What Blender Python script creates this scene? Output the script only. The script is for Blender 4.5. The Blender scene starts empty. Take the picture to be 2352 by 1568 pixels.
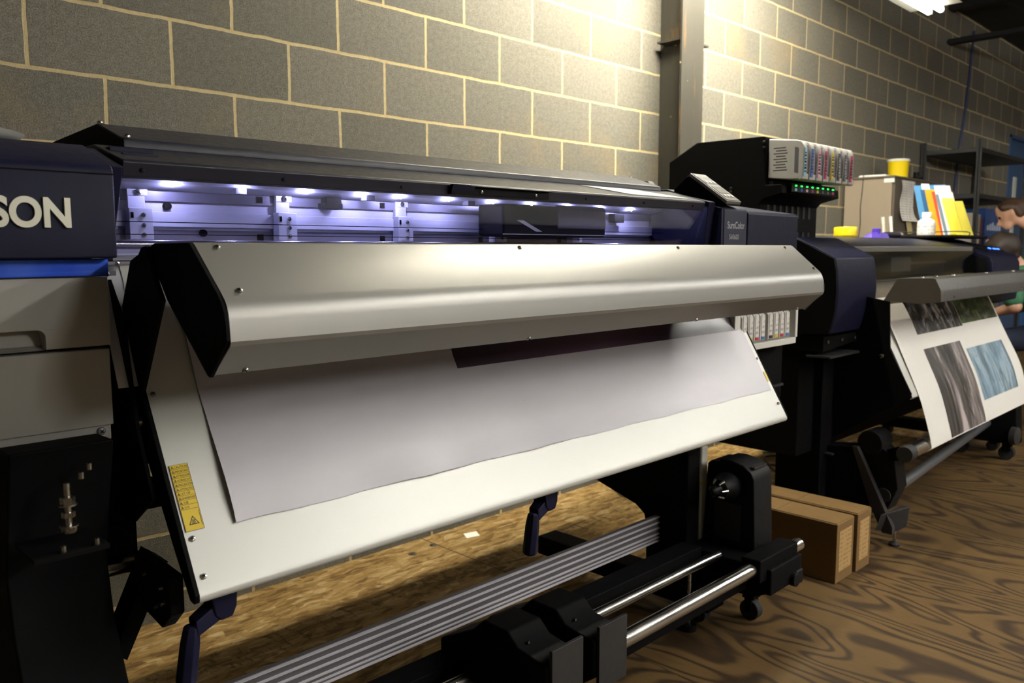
import bpy, bmesh, math, random
import numpy as np
from mathutils import Vector, Matrix

random.seed(7)
SC = bpy.context.scene
COL = SC.collection

# ---------------------------------------------------------------- camera
CAM = Vector((-0.703, -2.619, 1.204))
YAW, PITCH, ROLL = 0.7827, 0.1126, -0.001
def _axes():
    f = Vector((math.sin(YAW)*math.cos(PITCH), math.cos(YAW)*math.cos(PITCH), -math.sin(PITCH)))
    r = Vector((math.cos(YAW), -math.sin(YAW), 0.0))
    u = r.cross(f)
    c, s = math.cos(ROLL), math.sin(ROLL)
    return c*r+s*u, -s*r+c*u, f
_r, _u, _f = _axes()
cd = bpy.data.cameras.new('camera')
cam = bpy.data.objects.new('camera', cd)
COL.objects.link(cam)
cam.matrix_world = Matrix(((_r.x, _u.x, -_f.x, CAM.x), (_r.y, _u.y, -_f.y, CAM.y), (_r.z, _u.z, -_f.z, CAM.z), (0, 0, 0, 1)))
cd.sensor_width = 22.3
cd.lens = 22.3*1880.0/2352.0
cd.clip_start = 0.05
cd.clip_end = 100
cd.dof.use_dof = True
cd.dof.focus_distance = 1.75
cd.dof.aperture_fstop = 3.5
SC.camera = cam

# ---------------------------------------------------------------- world and exposure
W = bpy.data.worlds.new('world')
SC.world = W
W.use_nodes = True
bg = W.node_tree.nodes.get('Background')
bg.inputs['Color'].default_value = (0.9, 0.95, 1.0, 1)
bg.inputs['Strength'].default_value = 0.004
SC.view_settings.view_transform = 'Standard'
SC.view_settings.look = 'None'
SC.view_settings.gamma = 1.0
SC.view_settings.use_curve_mapping = False
SC.view_settings.exposure = 0.0
TUBE = 190.0           # radiance of the fluorescent tubes
TUBE_WALL = 420.0     # radiance of the wall fixture's tubes, raised to brighten the wall
LED = 3000.0           # radiance of the white diodes inside the printer

# ---------------------------------------------------------------- materials
def s2l(c):
    return tuple(((v/255.0)/12.92 if v/255.0 <= 0.04045 else ((v/255.0+0.055)/1.055)**2.4) for v in c)
class NT:
    def __init__(s, name):
        s.m = bpy.data.materials.new(name); s.m.use_nodes = True
        s.t = s.m.node_tree; s.n = s.t.nodes; s.l = s.t.links
        s.b = s.n['Principled BSDF']; s.out = s.n['Material Output']
        s._co = None
    def node(s, typ, **kw):
        n = s.n.new(typ)
        for k, v in kw.items(): setattr(n, k, v)
        return n
    def put(s, sock, v):
        if hasattr(v, 'links'): s.l.new(v, sock)
        else: sock.default_value = v
    def co(s):
        if s._co is None: s._co = s.node('ShaderNodeTexCoord').outputs['Object']
        return s._co
    def pos(s): return s.node('ShaderNodeNewGeometry').outputs['Position']
    def uv(s): return s.node('ShaderNodeTexCoord').outputs['UV']
    def map(s, v, loc=(0, 0, 0), scale=(1, 1, 1), rot=(0, 0, 0)):
        n = s.node('ShaderNodeMapping'); s.l.new(v, n.inputs[0])
        n.inputs[1].default_value = loc; n.inputs[2].default_value = rot; n.inputs[3].default_value = scale
        return n.outputs[0]
    def noise(s, v, scale=5, detail=2, rough=.5, dist=0.0, dim='3D'):
        n = s.node('ShaderNodeTexNoise'); s.l.new(v, n.inputs['Vector'])
        n.inputs['Scale'].default_value = scale; n.inputs['Detail'].default_value = detail
        n.inputs['Roughness'].default_value = rough; n.inputs['Distortion'].default_value = dist
        return n.outputs['Fac']
    def math(s, op, a, b=0.0, c=None):
        n = s.node('ShaderNodeMath', operation=op); s.put(n.inputs[0], a); s.put(n.inputs[1], b)
        if c is not None: s.put(n.inputs[2], c)
        return n.outputs[0]
    def rng(s, v, a, b, c=0.0, d=1.0):
        n = s.node('ShaderNodeMapRange'); s.put(n.inputs[0], v)
        for i, x in enumerate((a, b, c, d)): s.put(n.inputs[i+1], x)
        return n.outputs[0]
    def mix(s, f, a, b, typ='MIX'):
        n = s.node('ShaderNodeMix', data_type='RGBA', blend_type=typ)
        s.put(n.inputs[0], f)
        for i, x in ((6, a), (7, b)):
            if hasattr(x, 'links'): s.l.new(x, n.inputs[i])
            else: n.inputs[i].default_value = (*x[:3], 1)
        return n.outputs[2]
    def ramp(s, v, stops):
        n = s.node('ShaderNodeValToRGB'); s.put(n.inputs[0], v)
        cr = n.color_ramp
        while len(cr.elements) < len(stops): cr.elements.new(0.5)
        for e, (p, c) in zip(cr.elements, stops):
            e.position = p; e.color = (*c[:3], 1)
        return n.outputs[0]
    def xyz(s, v):
        n = s.node('ShaderNodeSeparateXYZ'); s.l.new(v, n.inputs[0]); return n.outputs
    def comb(s, x, y, z=0.0):
        n = s.node('ShaderNodeCombineXYZ')
        for i, q in enumerate((x, y, z)): s.put(n.inputs[i], q)
        return n.outputs[0]
    def bump(s, h, strength=.3, dist=.002):
        n = s.node('ShaderNodeBump'); s.l.new(h, n.inputs['Height'])
        n.inputs['Strength'].default_value = strength; n.inputs['Distance'].default_value = dist
        s.l.new(n.outputs[0], s.b.inputs['Normal'])
    def set(s, **kw):
        names = dict(color='Base Color', rough='Roughness', metal='Metallic', spec='Specular IOR Level', coat='Coat Weight',
                     trans='Transmission Weight', ior='IOR', ecol='Emission Color', estr='Emission Strength', sheen='Sheen Weight',
                     aniso='Anisotropic', coatr='Coat Roughness', alpha='Alpha')
        for k, v in kw.items():
            if isinstance(v, tuple) and len(v) == 3: v = (*v, 1)
            s.put(s.b.inputs[names[k]], v)
        return s

def plain(name, rgb, rough=.5, metal=0.0, var=.06, grain=60, bump=0.0, **kw):
    """a painted / moulded / metal surface: colour with a slight procedural mottling and uneven gloss"""
    t = NT(name); c = s2l(rgb)
    n = t.noise(t.co(), grain, 3, .6)
    lo = tuple(max(0, x*(1-var)) for x in c); hi = tuple(min(1, x*(1+var)) for x in c)
    t.set(color=t.mix(n, lo, hi), rough=t.rng(n, .3, .7, max(.02, rough-.04), min(1, rough+.04)), metal=metal, **kw)
    if bump: t.bump(t.noise(t.co(), 900, 2), bump, .0005)
    return t.m

def emit(name, rgb, strength):
    t = NT(name); c = s2l(rgb)
    n = t.noise(t.co(), 30, 1)
    t.set(color=c, rough=.3, ecol=c, estr=t.rng(n, 0, 1, strength*.97, strength*1.03))
    return t.m

M = {}
M['navy'] = plain('navy plastic', (24, 25, 46), .45, bump=.25, spec=.12)
M['navy_light'] = plain('lighter navy plastic', (50, 52, 68), .5, bump=.2, spec=.15)
M['cover'] = plain('dark cover paint', (25, 25, 39), .40, bump=.2, spec=.3)
M['black'] = plain('black powder coat', (8, 8, 9), .7, bump=.2, spec=.08)
M['black_soft'] = plain('black plastic', (12, 12, 14), .55, bump=.2, spec=.16)
M['charcoal'] = plain('charcoal plastic', (44, 42, 42), .55, bump=.2, spec=.3)
M['silver'] = plain('silver satin paint', (148, 146, 141), .42, .5, var=.03, grain=400, bump=.12)
M['apron'] = plain('pale satin metal', (207, 207, 200), .42, .2, var=.02, grain=300, bump=.08)
M['cabinet_grey'] = plain('warm grey plastic', (162, 160, 153), .5, var=.03, bump=.15)
M['chrome'] = plain('chromed steel', (222, 220, 214), .22, 1.0, var=.03, grain=8)
M['steel'] = plain('zinc screw steel', (170, 168, 160), .28, 1.0)
M['alu'] = plain('anodised aluminium', (222, 218, 224), .40, .35, var=.03)  # rib colour painted bright, as ledges catching light from above
M['alu_dark'] = plain('grey anodised groove', (105, 102, 105), .45, .3, var=.03)  # same metal as the ribs, painted darker for the shaded beam face
M['inner'] = plain('inner chassis metal', (214, 214, 220), .4, .15, var=.03)
M['inner_grey'] = plain('inner chassis grey', (120, 118, 126), .45, .3, var=.03)
M['white'] = plain('white plastic', (225, 224, 216), .4, var=.03)
M['offwhite'] = plain('ink cartridge plastic', (196, 194, 188), .42, var=.03)
M['paper'] = plain('white paper', (232, 229, 222), .6, var=.03)
M['yellow'] = plain('yellow plastic', (235, 205, 20), .35, var=.04)
M['yellow_label'] = plain('yellow label vinyl', (222, 190, 18), .4, var=.03)
M['ink'] = plain('printed black', (38, 34, 20), .5)
M['purple'] = plain('purple plastic', (76, 52, 168), .35)
M['rubber'] = plain('black rubber', (20, 20, 20), .7)
M['logo'] = plain('pale logo metal', (215, 213, 196), .35, .2, var=.02)
M['grey_text'] = plain('grey lettering', (165, 165, 168), .5)
M['cable'] = plain('grey cable', (140, 136, 120), .6)
M['cable_dark'] = plain('dark cable', (28, 28, 34), .6)
M['cable_green'] = plain('green cable', (60, 100, 70), .6)
M['beige_metal'] = plain('beige painted steel', (150, 136, 118), .5, var=.05)
M['taupe_metal'] = plain('brown grey painted steel', (92, 84, 74), .5, var=.05)
M['dark_steel'] = plain('dark shelving steel', (30, 30, 32), .5)
M['blue_paint'] = plain('blue door paint', (50, 86, 130), .45)
M['green_shirt'] = plain('green cotton', (58, 110, 80), .85, var=.2, grain=40)
M['jeans'] = plain('dark denim', (40, 46, 66), .9, var=.2)
M['skin'] = plain('skin', (205, 158, 132), .55, var=.06, grain=25)
M['hair_brown'] = plain('brown hair', (62, 44, 32), .55, var=.3, grain=120)
M['hair_dark'] = plain('dark hair', (40, 29, 22), .6, var=.3, grain=150)
M['eye'] = plain('eye dark', (30, 22, 18), .2)
M['lip'] = plain('lip', (170, 100, 92), .5)
M['shoe'] = plain('shoe leather', (40, 34, 30), .5)
M['ceil'] = plain('dark roof deck', (15, 15, 16), .8, var=.15, grain=3)
M['tube'] = emit('fluorescent tube glow', (255, 252, 245), TUBE)
M['tube_fresh'] = emit('fresh fluorescent tube glow', (255, 252, 245), TUBE*2.7)  # radiance raised so the far lamp gives extra low fill light
M['tube_dim'] = emit('dim fluorescent tube glow', (255, 251, 238), 14)
M['tube_wall'] = emit('bright fluorescent tube glow', (255, 249, 230), TUBE_WALL)
M['fixture'] = plain('white enamelled steel', (215, 215, 205), .4)
M['led'] = emit('white diode glow', (198, 200, 255), LED)
M['led_green'] = emit('green diode glow', (40, 255, 90), 3.0)
M['led_blue'] = emit('blue diode glow', (40, 90, 255), 9.0)
M['silver_tray'] = plain('brushed tray metal', (190, 190, 190), .3, .9)

def _block():
    t = NT('concrete block')
    p = t.xyz(t.pos())
    beyond = t.math('MULTIPLY', t.math('GREATER_THAN', p[0], 3.1), .2032)   # half-block break at the column
    wob = t.math('MULTIPLY', t.math('SUBTRACT', t.noise(t.pos(), 9, 3, .6), .5), .010)
    wob2 = t.math('MULTIPLY', t.math('SUBTRACT', t.noise(t.map(t.pos(), (5, 2, 9)), 9, 3, .6), .5), .010)
    u = t.math('ADD', t.math('ADD', p[0], .2032+.4064*40), t.math('ADD', beyond, wob))
    v = t.math('ADD', t.math('ADD', p[2], -.0844+.2032*10), wob2)
    vec = t.comb(u, v, 0)
    br = t.node('ShaderNodeTexBrick'); t.l.new(vec, br.inputs['Vector'])
    br.offset = .5; br.offset_frequency = 2
    br.inputs['Scale'].default_value = 1.0
    br.inputs['Mortar Size'].default_value = .0062
    br.inputs['Mortar Smooth'].default_value = .25
    br.inputs['Bias'].default_value = 0.0
    br.inputs['Brick Width'].default_value = .4064
    br.inputs['Row Height'].default_value = .2032
    br.inputs['Color1'].default_value = (*s2l((113, 110, 102)), 1)
    br.inputs['Color2'].default_value = (*s2l((128, 124, 114)), 1)
    br.inputs['Mortar'].default_value = (*s2l((206, 188, 146)), 1)
    fine = t.noise(t.pos(), 230, 3, .7)
    mid = t.noise(t.pos(), 55, 3, .6)
    big = t.noise(t.pos(), 2.2, 3, .6)
    c = t.mix(1.0, br.outputs['Color'], t.ramp(fine, [(.30, (.42, .42, .41)), (.5, (.88, .88, .88)), (.72, (1.35, 1.33, 1.3))]), 'MULTIPLY')
    c = t.mix(1.0, c, t.ramp(mid, [(.3, (.82, .82, .82)), (.7, (1.12, 1.12, 1.12))]), 'MULTIPLY')
    c = t.mix(t.rng(big, .55, .75, 0, .35), c, s2l((150, 128, 92)))
    # mortar smears and rust drips
    sm = t.noise(t.map(t.pos(), (3, 0, 1), (9, 9, 5)), 1, 4, .65)
    c = t.mix(t.rng(sm, .70, .76, 0, .7), c, s2l((196, 180, 146)))
    dr = t.noise(t.map(t.pos(), (1, 0, 4), (16, 1, 2.2)), 1, 3, .6)
    c = t.mix(t.rng(dr, .68, .80, 0, .5), c, s2l((120, 88, 48)))
    c = t.mix(br.outputs['Fac'], c, t.mix(mid, s2l((172, 153, 112)), s2l((208, 192, 152))))
    t.set(color=c, rough=.92, spec=.15)
    h = t.math('ADD', t.math('MULTIPLY', fine, .5), t.math('MULTIPLY', br.outputs['Fac'], -.35))
    t.bump(h, .7, .003)
    return t.m
M['block'] = _block()

def _ply():
    t = NT('plywood')
    p = t.xyz(t.pos())
    sx = t.math('ADD', t.math('MULTIPLY', p[1], -.08), p[0])
    cell = t.math('FLOOR', t.math('DIVIDE', t.math('SUBTRACT', sx, 2.255-4.0), .76))
    off = t.math('MULTIPLY', cell, 7.31)
    wv = t.comb(t.math('ADD', p[0], off), t.math('ADD', p[1], off), 0)
    n1 = t.noise(t.map(wv, (0, 0, 0), (2.3, .62, 1)), 1.55, 1.5, .42, .5)
    n2 = t.noise(t.map(wv, (0, 0, 0), (40, 2.5, 1)), 1, 2, .6)
    ph = t.math('ADD', t.math('MULTIPLY', n1, 100), t.math('MULTIPLY', n2, 1.2))
    w = t.math('SINE', ph)
    band = t.rng(w, -.1, .95, 0, 1)
    soft = t.noise(t.map(wv, (4, 2, 0), (1.1, .5, 1)), 1.3, 2, .5)
    light = t.mix(soft, s2l((108, 84, 47)), s2l((82, 61, 32)))
    dark = t.mix(soft, s2l((32, 19, 7)), s2l((46, 30, 13)))
    c = t.mix(t.math('MULTIPLY', band, .88), light, dark)
    fine = t.noise(t.map(wv, (0, 0, 0), (300, 12, 1)), 1, 2, .6)
    c = t.mix(1.0, c, t.ramp(fine, [(.3, (.84, .84, .84)), (.7, (1.1, 1.1, 1.1))]), 'MULTIPLY')
    big = t.noise(t.pos(), 1.1, 4, .6)
    c = t.mix(t.rng(big, .5, .72, 0, .45), c, s2l((46, 33, 18)))
    # seams between sheets
    fr = t.math('FRACT', t.math('DIVIDE', t.math('SUBTRACT', sx, 2.255-4.0), .76))
    seam = t.math('LESS_THAN', fr, .006)
    c = t.mix(t.math('MULTIPLY', seam, .75), c, s2l((40, 28, 14)))
    t.set(color=c, rough=.62, spec=.3)
    t.bump(t.math('ADD', band, fine), .2, .001)
    return t.m
M['ply'] = _ply()

def _osb():
    t = NT('oriented strand board')
    ps = t.pos()
    warp = t.node('ShaderNodeTexNoise'); t.l.new(ps, warp.inputs['Vector']); warp.inputs['Scale'].default_value = 7
    vm = t.node('ShaderNodeVectorMath', operation='MULTIPLY_ADD'); t.l.new(warp.outputs['Color'], vm.inputs[0])
    vm.inputs[1].default_value = (.05, .05, 0); t.l.new(ps, vm.inputs[2])
    def chips(rot, sc):
        v = t.node('ShaderNodeTexVoronoi'); v.inputs['Scale'].default_value = sc
        t.l.new(t.map(vm.outputs[0], (rot, rot*2, 0), (1, 3.2, 1), (0, 0, rot)), v.inputs['Vector'])
        return t.xyz(v.outputs['Color'])[0]
    a = chips(.5, 15); b = chips(2.2, 22); d = chips(1.3, 11)
    m1 = t.math('ADD', t.math('MULTIPLY', a, .45), t.math('ADD', t.math('MULTIPLY', b, .3), t.math('MULTIPLY', d, .25)))
    c = t.ramp(m1, [(.15, s2l((92, 68, 34))), (.42, s2l((130, 102, 58))), (.62, s2l((147, 120, 75))), (.85, s2l((172, 148, 108)))])
    fib = t.noise(t.map(vm.outputs[0], (0, 0, 0), (30, 90, 1), (0, 0, .6)), 1, 3, .6)
    c = t.mix(1.0, c, t.ramp(fib, [(.3, (.8, .79, .76)), (.7, (1.12, 1.12, 1.1))]), 'MULTIPLY')
    spots = t.noise(t.map(ps, (2, 7, 0)), 14, 3, .62)
    c = t.mix(t.rng(spots, .68, .74, 0, .85), c, s2l((70, 40, 24)))
    green = t.noise(t.map(ps, (11, 3, 0)), 11, 3, .6)
    c = t.mix(t.rng(green, .70, .76, 0, .4), c, s2l((80, 100, 86)))
    # the maker's smeared stencil along the board edge
    p = t.xyz(ps)
    band = t.math('MULTIPLY', t.math('LESS_THAN', p[1], -.335), t.math('GREATER_THAN', p[1], -.46))
    bl = t.noise(t.map(ps, (0, 0, 0), (34, 12, 1), (0, 0, .35)), 1, 3, .7)
    c = t.mix(t.math('MULTIPLY', band, t.rng(bl, .54, .60, 0, .62)), c, s2l((58, 50, 30)))
    fr = t.math('FRACT', t.math('DIVIDE', t.math('SUBTRACT', p[0], 1.36), 2.44))
    c = t.mix(t.math('MULTIPLY', t.math('LESS_THAN', fr, .003), .8), c, s2l((60, 42, 20)))
    t.set(color=c, rough=.7, spec=.25)
    t.bump(t.math('ADD', m1, fib), .25, .0015)
    return t.m
M['osb'] = _osb()

def _card(name, base):
    t = NT(name)
    n = t.noise(t.map(t.co(), (0, 0, 0), (3, 3, 60)), 6, 3, .6)
    c = t.mix(n, s2l(base), s2l(tuple(x*.86 for x in base)))
    # faint rows of print
    p = t.xyz(t.co())
    t.set(color=c, rough=.8, spec=.2)
    t.bump(n, .15, .001)
    return t.m
M['card'] = _card('brown cardboard', (128, 100, 62))

def _column():
    t = NT('painted steel column')
    n = t.noise(t.map(t.pos(), (0, 0, 0), (6, 6, 1.2)), 2.2, 4, .6)
    rust = t.noise(t.map(t.pos(), (2, 1, 5), (20, 20, 2.4)), 1, 4, .6)
    c = t.mix(n, s2l((46, 44, 38)), s2l((60, 57, 50)))
    c = t.mix(t.rng(rust, .58, .72, 0, .6), c, s2l((118, 84, 40)))
    sp = t.noise(t.pos(), 25, 2, .5)
    c = t.mix(t.rng(sp, .74, .76, 0, .8), c, s2l((190, 172, 128)))
    t.set(color=c, rough=.55, spec=.35)
    return t.m
M['column'] = _column()

def _glass(name, tint, refl_rough=.03):
    t = NT(name); t.n.remove(t.b)
    tr = t.node('ShaderNodeBsdfTransparent'); tr.inputs[0].default_value = (*tint, 1)
    gl = t.node('ShaderNodeBsdfGlossy'); gl.inputs['Roughness'].default_value = refl_rough
    n = t.noise(t.co(), 4, 2)
    t.l.new(t.rng(n, 0, 1, refl_rough*.7, refl_rough*1.3), gl.inputs['Roughness'])
    fr = t.node('ShaderNodeFresnel')
    bf = t.node('ShaderNodeNewGeometry').outputs['Backfacing']
    t.l.new(t.rng(bf, 0, 1, 1.5, 1/1.5), fr.inputs[0])     # the sheet is thin: same reflectance on both faces
    mx = t.node('ShaderNodeMixShader')
    t.l.new(t.math('MINIMUM', t.math('MULTIPLY', fr.outputs[0], 1.0), 1.0), mx.inputs[0])
    t.l.new(tr.outputs[0], mx.inputs[1]); t.l.new(gl.outputs[0], mx.inputs[2])
    t.l.new(mx.outputs[0], t.out.inputs['Surface'])
    return t.m
M['pane'] = _glass('tinted acrylic', (.80, .80, .90))
M['pane_grey'] = _glass('grey acrylic', (.55, .55, .55), .08)

def _brushed():
    t = NT('brushed blue foil')
    n = t.noise(t.map(t.co(), (0, 0, 0), (3, 3, 700)), 1, 2, .7)
    big = t.noise(t.co(), 14, 2, .5)
    c = t.mix(n, s2l((12, 40, 150)), s2l((40, 92, 222)))
    c = t.mix(t.rng(big, .45, .7, 0, .3), c, s2l((90, 130, 235)))
    t.set(color=c, rough=t.rng(n, 0, 1, .26, .42), metal=.6)
    t.bump(n, .2, .0005)
    return t.m
M['blue_foil'] = _brushed()

def _banner():
    """white film; the leading edge of the print is a black rectangle that shades to plum (UV in metres: x, distance down the apron)"""
    t = NT('printed film')
    p = t.xyz(t.uv())
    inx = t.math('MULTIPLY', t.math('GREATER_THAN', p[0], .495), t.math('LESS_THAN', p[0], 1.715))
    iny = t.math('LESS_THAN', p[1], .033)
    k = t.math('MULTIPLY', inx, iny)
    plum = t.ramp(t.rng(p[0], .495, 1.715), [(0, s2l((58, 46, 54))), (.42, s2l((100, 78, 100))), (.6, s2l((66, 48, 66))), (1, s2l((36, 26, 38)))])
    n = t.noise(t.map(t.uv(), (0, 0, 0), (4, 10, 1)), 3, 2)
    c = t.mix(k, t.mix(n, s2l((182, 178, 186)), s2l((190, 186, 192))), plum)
    t.set(color=c, rough=t.rng(n, .3, .7, .36, .46), spec=.5, coat=.22, coatr=.26)
    w = t.noise(t.map(t.uv(), (0, 0, 0), (3.0, .8, 1)), 2.5, 2, .5)
    t.bump(w, .25, .01)
    return t.m
M['banner'] = _banner()

def _photo(name, kind):
    t = NT(name)
    uv = t.uv(); p = t.xyz(uv)
    if kind == 'grey':
        n = t.noise(t.map(uv, (0, 0, 0), (2.6, .5, 1)), 1.6, 5, .62, 1.0)
        blade = t.noise(t.map(uv, (0, 0, 0), (9, 3, 1), (0, 0, .35)), 1, 4, .7, .8)
        mid = t.math('MULTIPLY', t.rng(t.math('ABSOLUTE', t.math('SUBTRACT', t.math('ADD', p[0], t.math('MULTIPLY', p[1], .15)), .68)), 0, .18, 1, 0), t.rng(blade, .42, .54, 0, 1))
        c = t.ramp(n, [(.36, s2l((30, 28, 28))), (.5, s2l((96, 90, 89))), (.64, s2l((190, 178, 178)))])
        c = t.mix(t.rng(p[0], 0, .3, .75, 0), c, s2l((40, 38, 38)))
        c = t.mix(mid, c, s2l((20, 19, 20)))
    elif kind == 'dark':
        n = t.noise(t.map(uv, (3, 0, 0), (9, 1.6, 1), (0, 0, .4)), 1.2, 5, .65, 1.0)
        c = t.ramp(n, [(.40, s2l((16, 15, 18))), (.52, s2l((48, 45, 47))), (.66, s2l((150, 142, 142)))])
    elif kind == 'green':
        n = t.noise(t.map(uv, (1, 4, 0), (5, 2, 1)), 1.6, 5, .65, .6)
        g = t.noise(t.map(uv, (7, 2, 0), (3, 4, 1)), 2, 4, .7)
        c = t.ramp(n, [(.40, s2l((16, 19, 12))), (.53, s2l((50, 58, 36))), (.66, s2l((120, 116, 110)))])
        c = t.mix(t.rng(g, .5, .68, 0, .9), c, s2l((78, 112, 34)))
    else:
        n = t.noise(t.map(uv, (2, 5, 0), (4.5, .6, 1)), 1.3, 5, .65, .8)
        c = t.ramp(n, [(.36, s2l((84, 92, 92))), (.47, s2l((122, 150, 170))), (.58, s2l((172, 194, 208))), (.68, s2l((110, 128, 138)))])
    t.set(color=c, rough=.45, coat=.2)
    return t.m
for k in ('grey', 'dark', 'green', 'water'): M['ph_'+k] = _photo('photo print '+k, k)

def _textrows(name, base, ink, su=40, sv=10, uvs=False):
    """paper with rows of tiny illegible print"""
    t = NT(name)
    v = t.co()
    p = t.xyz(v)
    row = t.math('FRACT', t.math('MULTIPLY', p[2], sv))
    n = t.noise(t.map(v, (0, 0, 0), (su, su, 4)), 3, 2, .6)
    k = t.math('MULTIPLY', t.math('GREATER_THAN', row, .55), t.rng(n, .48, .54, 0, .6))
    t.set(color=t.mix(k, s2l(base), s2l(ink)), rough=.6)
    return t.m
M['printed_sheet'] = _textrows('printed sheet', (226, 222, 216), (120, 116, 116), 30, 55)
M['box_print'] = _textrows('printed cardboard side', (176, 142, 92), (120, 92, 54), 26, 60)

_flat = {}
def flat(rgb, rough=.5):
    k = (rgb, rough)
    if k not in _flat: _flat[k] = plain('colour %d %d %d' % rgb, rgb, rough, var=.05)
    return _flat[k]

# ---------------------------------------------------------------- mesh builder
WLOC = {}
class MB:
    def __init__(s): s.v = []; s.f = []; s.uv = None; s.mi = []
    def _add(s, vs, fs, mi=0):
        o = len(s.v); s.v += [tuple(p) for p in vs]; s.f += [tuple(i+o for i in f) for f in fs]; s.mi += [mi]*len(fs)
        return s
    def box(s, a, b, mi=0):
        (x0, y0, z0), (x1, y1, z1) = a, b
        x0, x1 = sorted((x0, x1)); y0, y1 = sorted((y0, y1)); z0, z1 = sorted((z0, z1))
        return s._add([(x0, y0, z0), (x1, y0, z0), (x1, y1, z0), (x0, y1, z0), (x0, y0, z1), (x1, y0, z1), (x1, y1, z1), (x0, y1, z1)],
                      [(0, 3, 2, 1), (4, 5, 6, 7), (0, 1, 5, 4), (1, 2, 6, 5), (2, 3, 7, 6), (3, 0, 4, 7)], mi)
    def prism(s, poly, lo, hi, axis=0, mi=0):
        """polygon in the two other axes, extruded along axis"""
        A = sum(poly[i][0]*poly[(i+1) % len(poly)][1]-poly[(i+1) % len(poly)][0]*poly[i][1] for i in range(len(poly)))
        if (A < 0) != (axis == 1): poly = poly[::-1]
        n = len(poly)
        def P(q, t):
            return (t, q[0], q[1]) if axis == 0 else ((q[0], t, q[1]) if axis == 1 else (q[0], q[1], t))
        vs = [P(q, lo) for q in poly]+[P(q, hi) for q in poly]
        fs = [tuple(range(n))[::-1], tuple(range(n, 2*n))]+[(i, (i+1) % n, (i+1) % n+n, i+n) for i in range(n)]
        return s._add(vs, fs, mi)
    def sheet(s, prof, x0, x1, th=.0015, nx=1):
        """open profile (y,z) swept along x with a thickness"""
        n = len(prof)
        nor = []
        for i in range(n):
            a = Vector(prof[max(0, i-1)]); b = Vector(prof[min(n-1, i+1)])
            t = (b-a).normalized(); nor.append(Vector((t.y, -t.x)))
        back = [tuple(Vector(p)+q*th) for p, q in zip(prof, nor)]
        return s.prism(list(prof)+back[::-1], x0, x1)
    def cyl(s, p0, p1, r0, r1=None, n=20, mi=0, cap=True):
        r1 = r0 if r1 is None else r1
        p0 = Vector(p0); p1 = Vector(p1); d = (p1-p0).normalized()
        a = d.orthogonal().normalized(); b = d.cross(a)
        vs = [p0+(a*math.cos(2*math.pi*i/n)+b*math.sin(2*math.pi*i/n))*r0 for i in range(n)]
        vs += [p1+(a*math.cos(2*math.pi*i/n)+b*math.sin(2*math.pi*i/n))*r1 for i in range(n)]
        fs = [(i, (i+1) % n, (i+1) % n+n, i+n) for i in range(n)]
        if cap: fs += [tuple(range(n))[::-1], tuple(range(n, 2*n))]
        return s._add(vs, fs, mi)
    def lathe(s, prof, base, axis=(0, 0, 1), n=24, mi=0):
        """prof = (radius, height) list"""
        base = Vector(base); d = Vector(axis).normalized(); a = d.orthogonal().normalized(); b = d.cross(a)
        vs = []; fs = []
        for r, h in prof:
            for i in range(n):
                vs.append(base+d*h+(a*math.cos(2*math.pi*i/n)+b*math.sin(2*math.pi*i/n))*max(r, 1e-5))
        for k in range(len(prof)-1):
            for i in range(n):
                j = (i+1) % n
                fs.append((k*n+i, k*n+j, (k+1)*n+j, (k+1)*n+i))
        fs += [tuple(range(n))[::-1], tuple(range((len(prof)-1)*n, len(prof)*n))]
        return s._add(vs, fs, mi)
    def tube(s, pts, r, n=8, smooth=4):
        P = [Vector(p) for p in pts]
        if smooth > 1 and len(P) > 2:
            Q = []
            for i in range(len(P)-1):
                p0 = P[max(0, i-1)]; p1 = P[i]; p2 = P[i+1]; p3 = P[min(len(P)-1, i+2)]
                for k in range(smooth):
                    t = k/smooth
                    Q.append(.5*((2*p1)+(p2-p0)*t+(2*p0-5*p1+4*p2-p3)*t*t+(3*p1-p0-3*p2+p3)*t**3))
            Q.append(P[-1]); P = Q
        vs = []; fs = []; a = None
        for i, p in enumerate(P):
            d = (P[min(i+1, len(P)-1)]-P[max(0, i-1)]).normalized()
            a = d.orthogonal().normalized() if a is None else (a-d*a.dot(d)).normalized()
            b = d.cross(a)
            vs += [p+(a*math.cos(2*math.pi*k/n)+b*math.sin(2*math.pi*k/n))*r for k in range(n)]
        for i in range(len(P)-1):
            for k in range(n):
                fs.append((i*n+k, i*n+(k+1) % n, (i+1)*n+(k+1) % n, (i+1)*n+k))
        fs += [tuple(range(n))[::-1], tuple(range((len(P)-1)*n, len(P)*n))]
        return s._add(vs, fs)
    def sphere(s, c, r, n=16, m=10, sc=(1, 1, 1)):
        prof = [(math.sin(math.pi*k/m), -math.cos(math.pi*k/m)) for k in range(m+1)]
        t = MB(); t.lathe(prof, (0, 0, 0), n=n)
        return s._add([(c[0]+p[0]*r*sc[0], c[1]+p[1]*r*sc[1], c[2]+p[2]*r*sc[2]) for p in t.v], t.f)
    def hull(s, pts, mi=0):
        bm = bmesh.new(); [bm.verts.new(p) for p in pts]
        r = bmesh.ops.convex_hull(bm, input=bm.verts)
        bmesh.ops.delete(bm, geom=[g for g in r['geom_interior'] if isinstance(g, bmesh.types.BMVert)], context='VERTS')
        bm.verts.index_update()
        vs = [v.co.copy() for v in bm.verts]; fs = [[v.index for v in f.verts] for f in bm.faces]
        bm.free(); return s._add(vs, fs, mi)
    def obox(s, c, half, ax):
        """oriented box: centre, half sizes, three axes"""
        vs = [Vector(c)+ax[0]*half[0]*i+ax[1]*half[1]*j+ax[2]*half[2]*k for i in (-1, 1) for j in (-1, 1) for k in (-1, 1)]
        return s.hull(vs)
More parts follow.
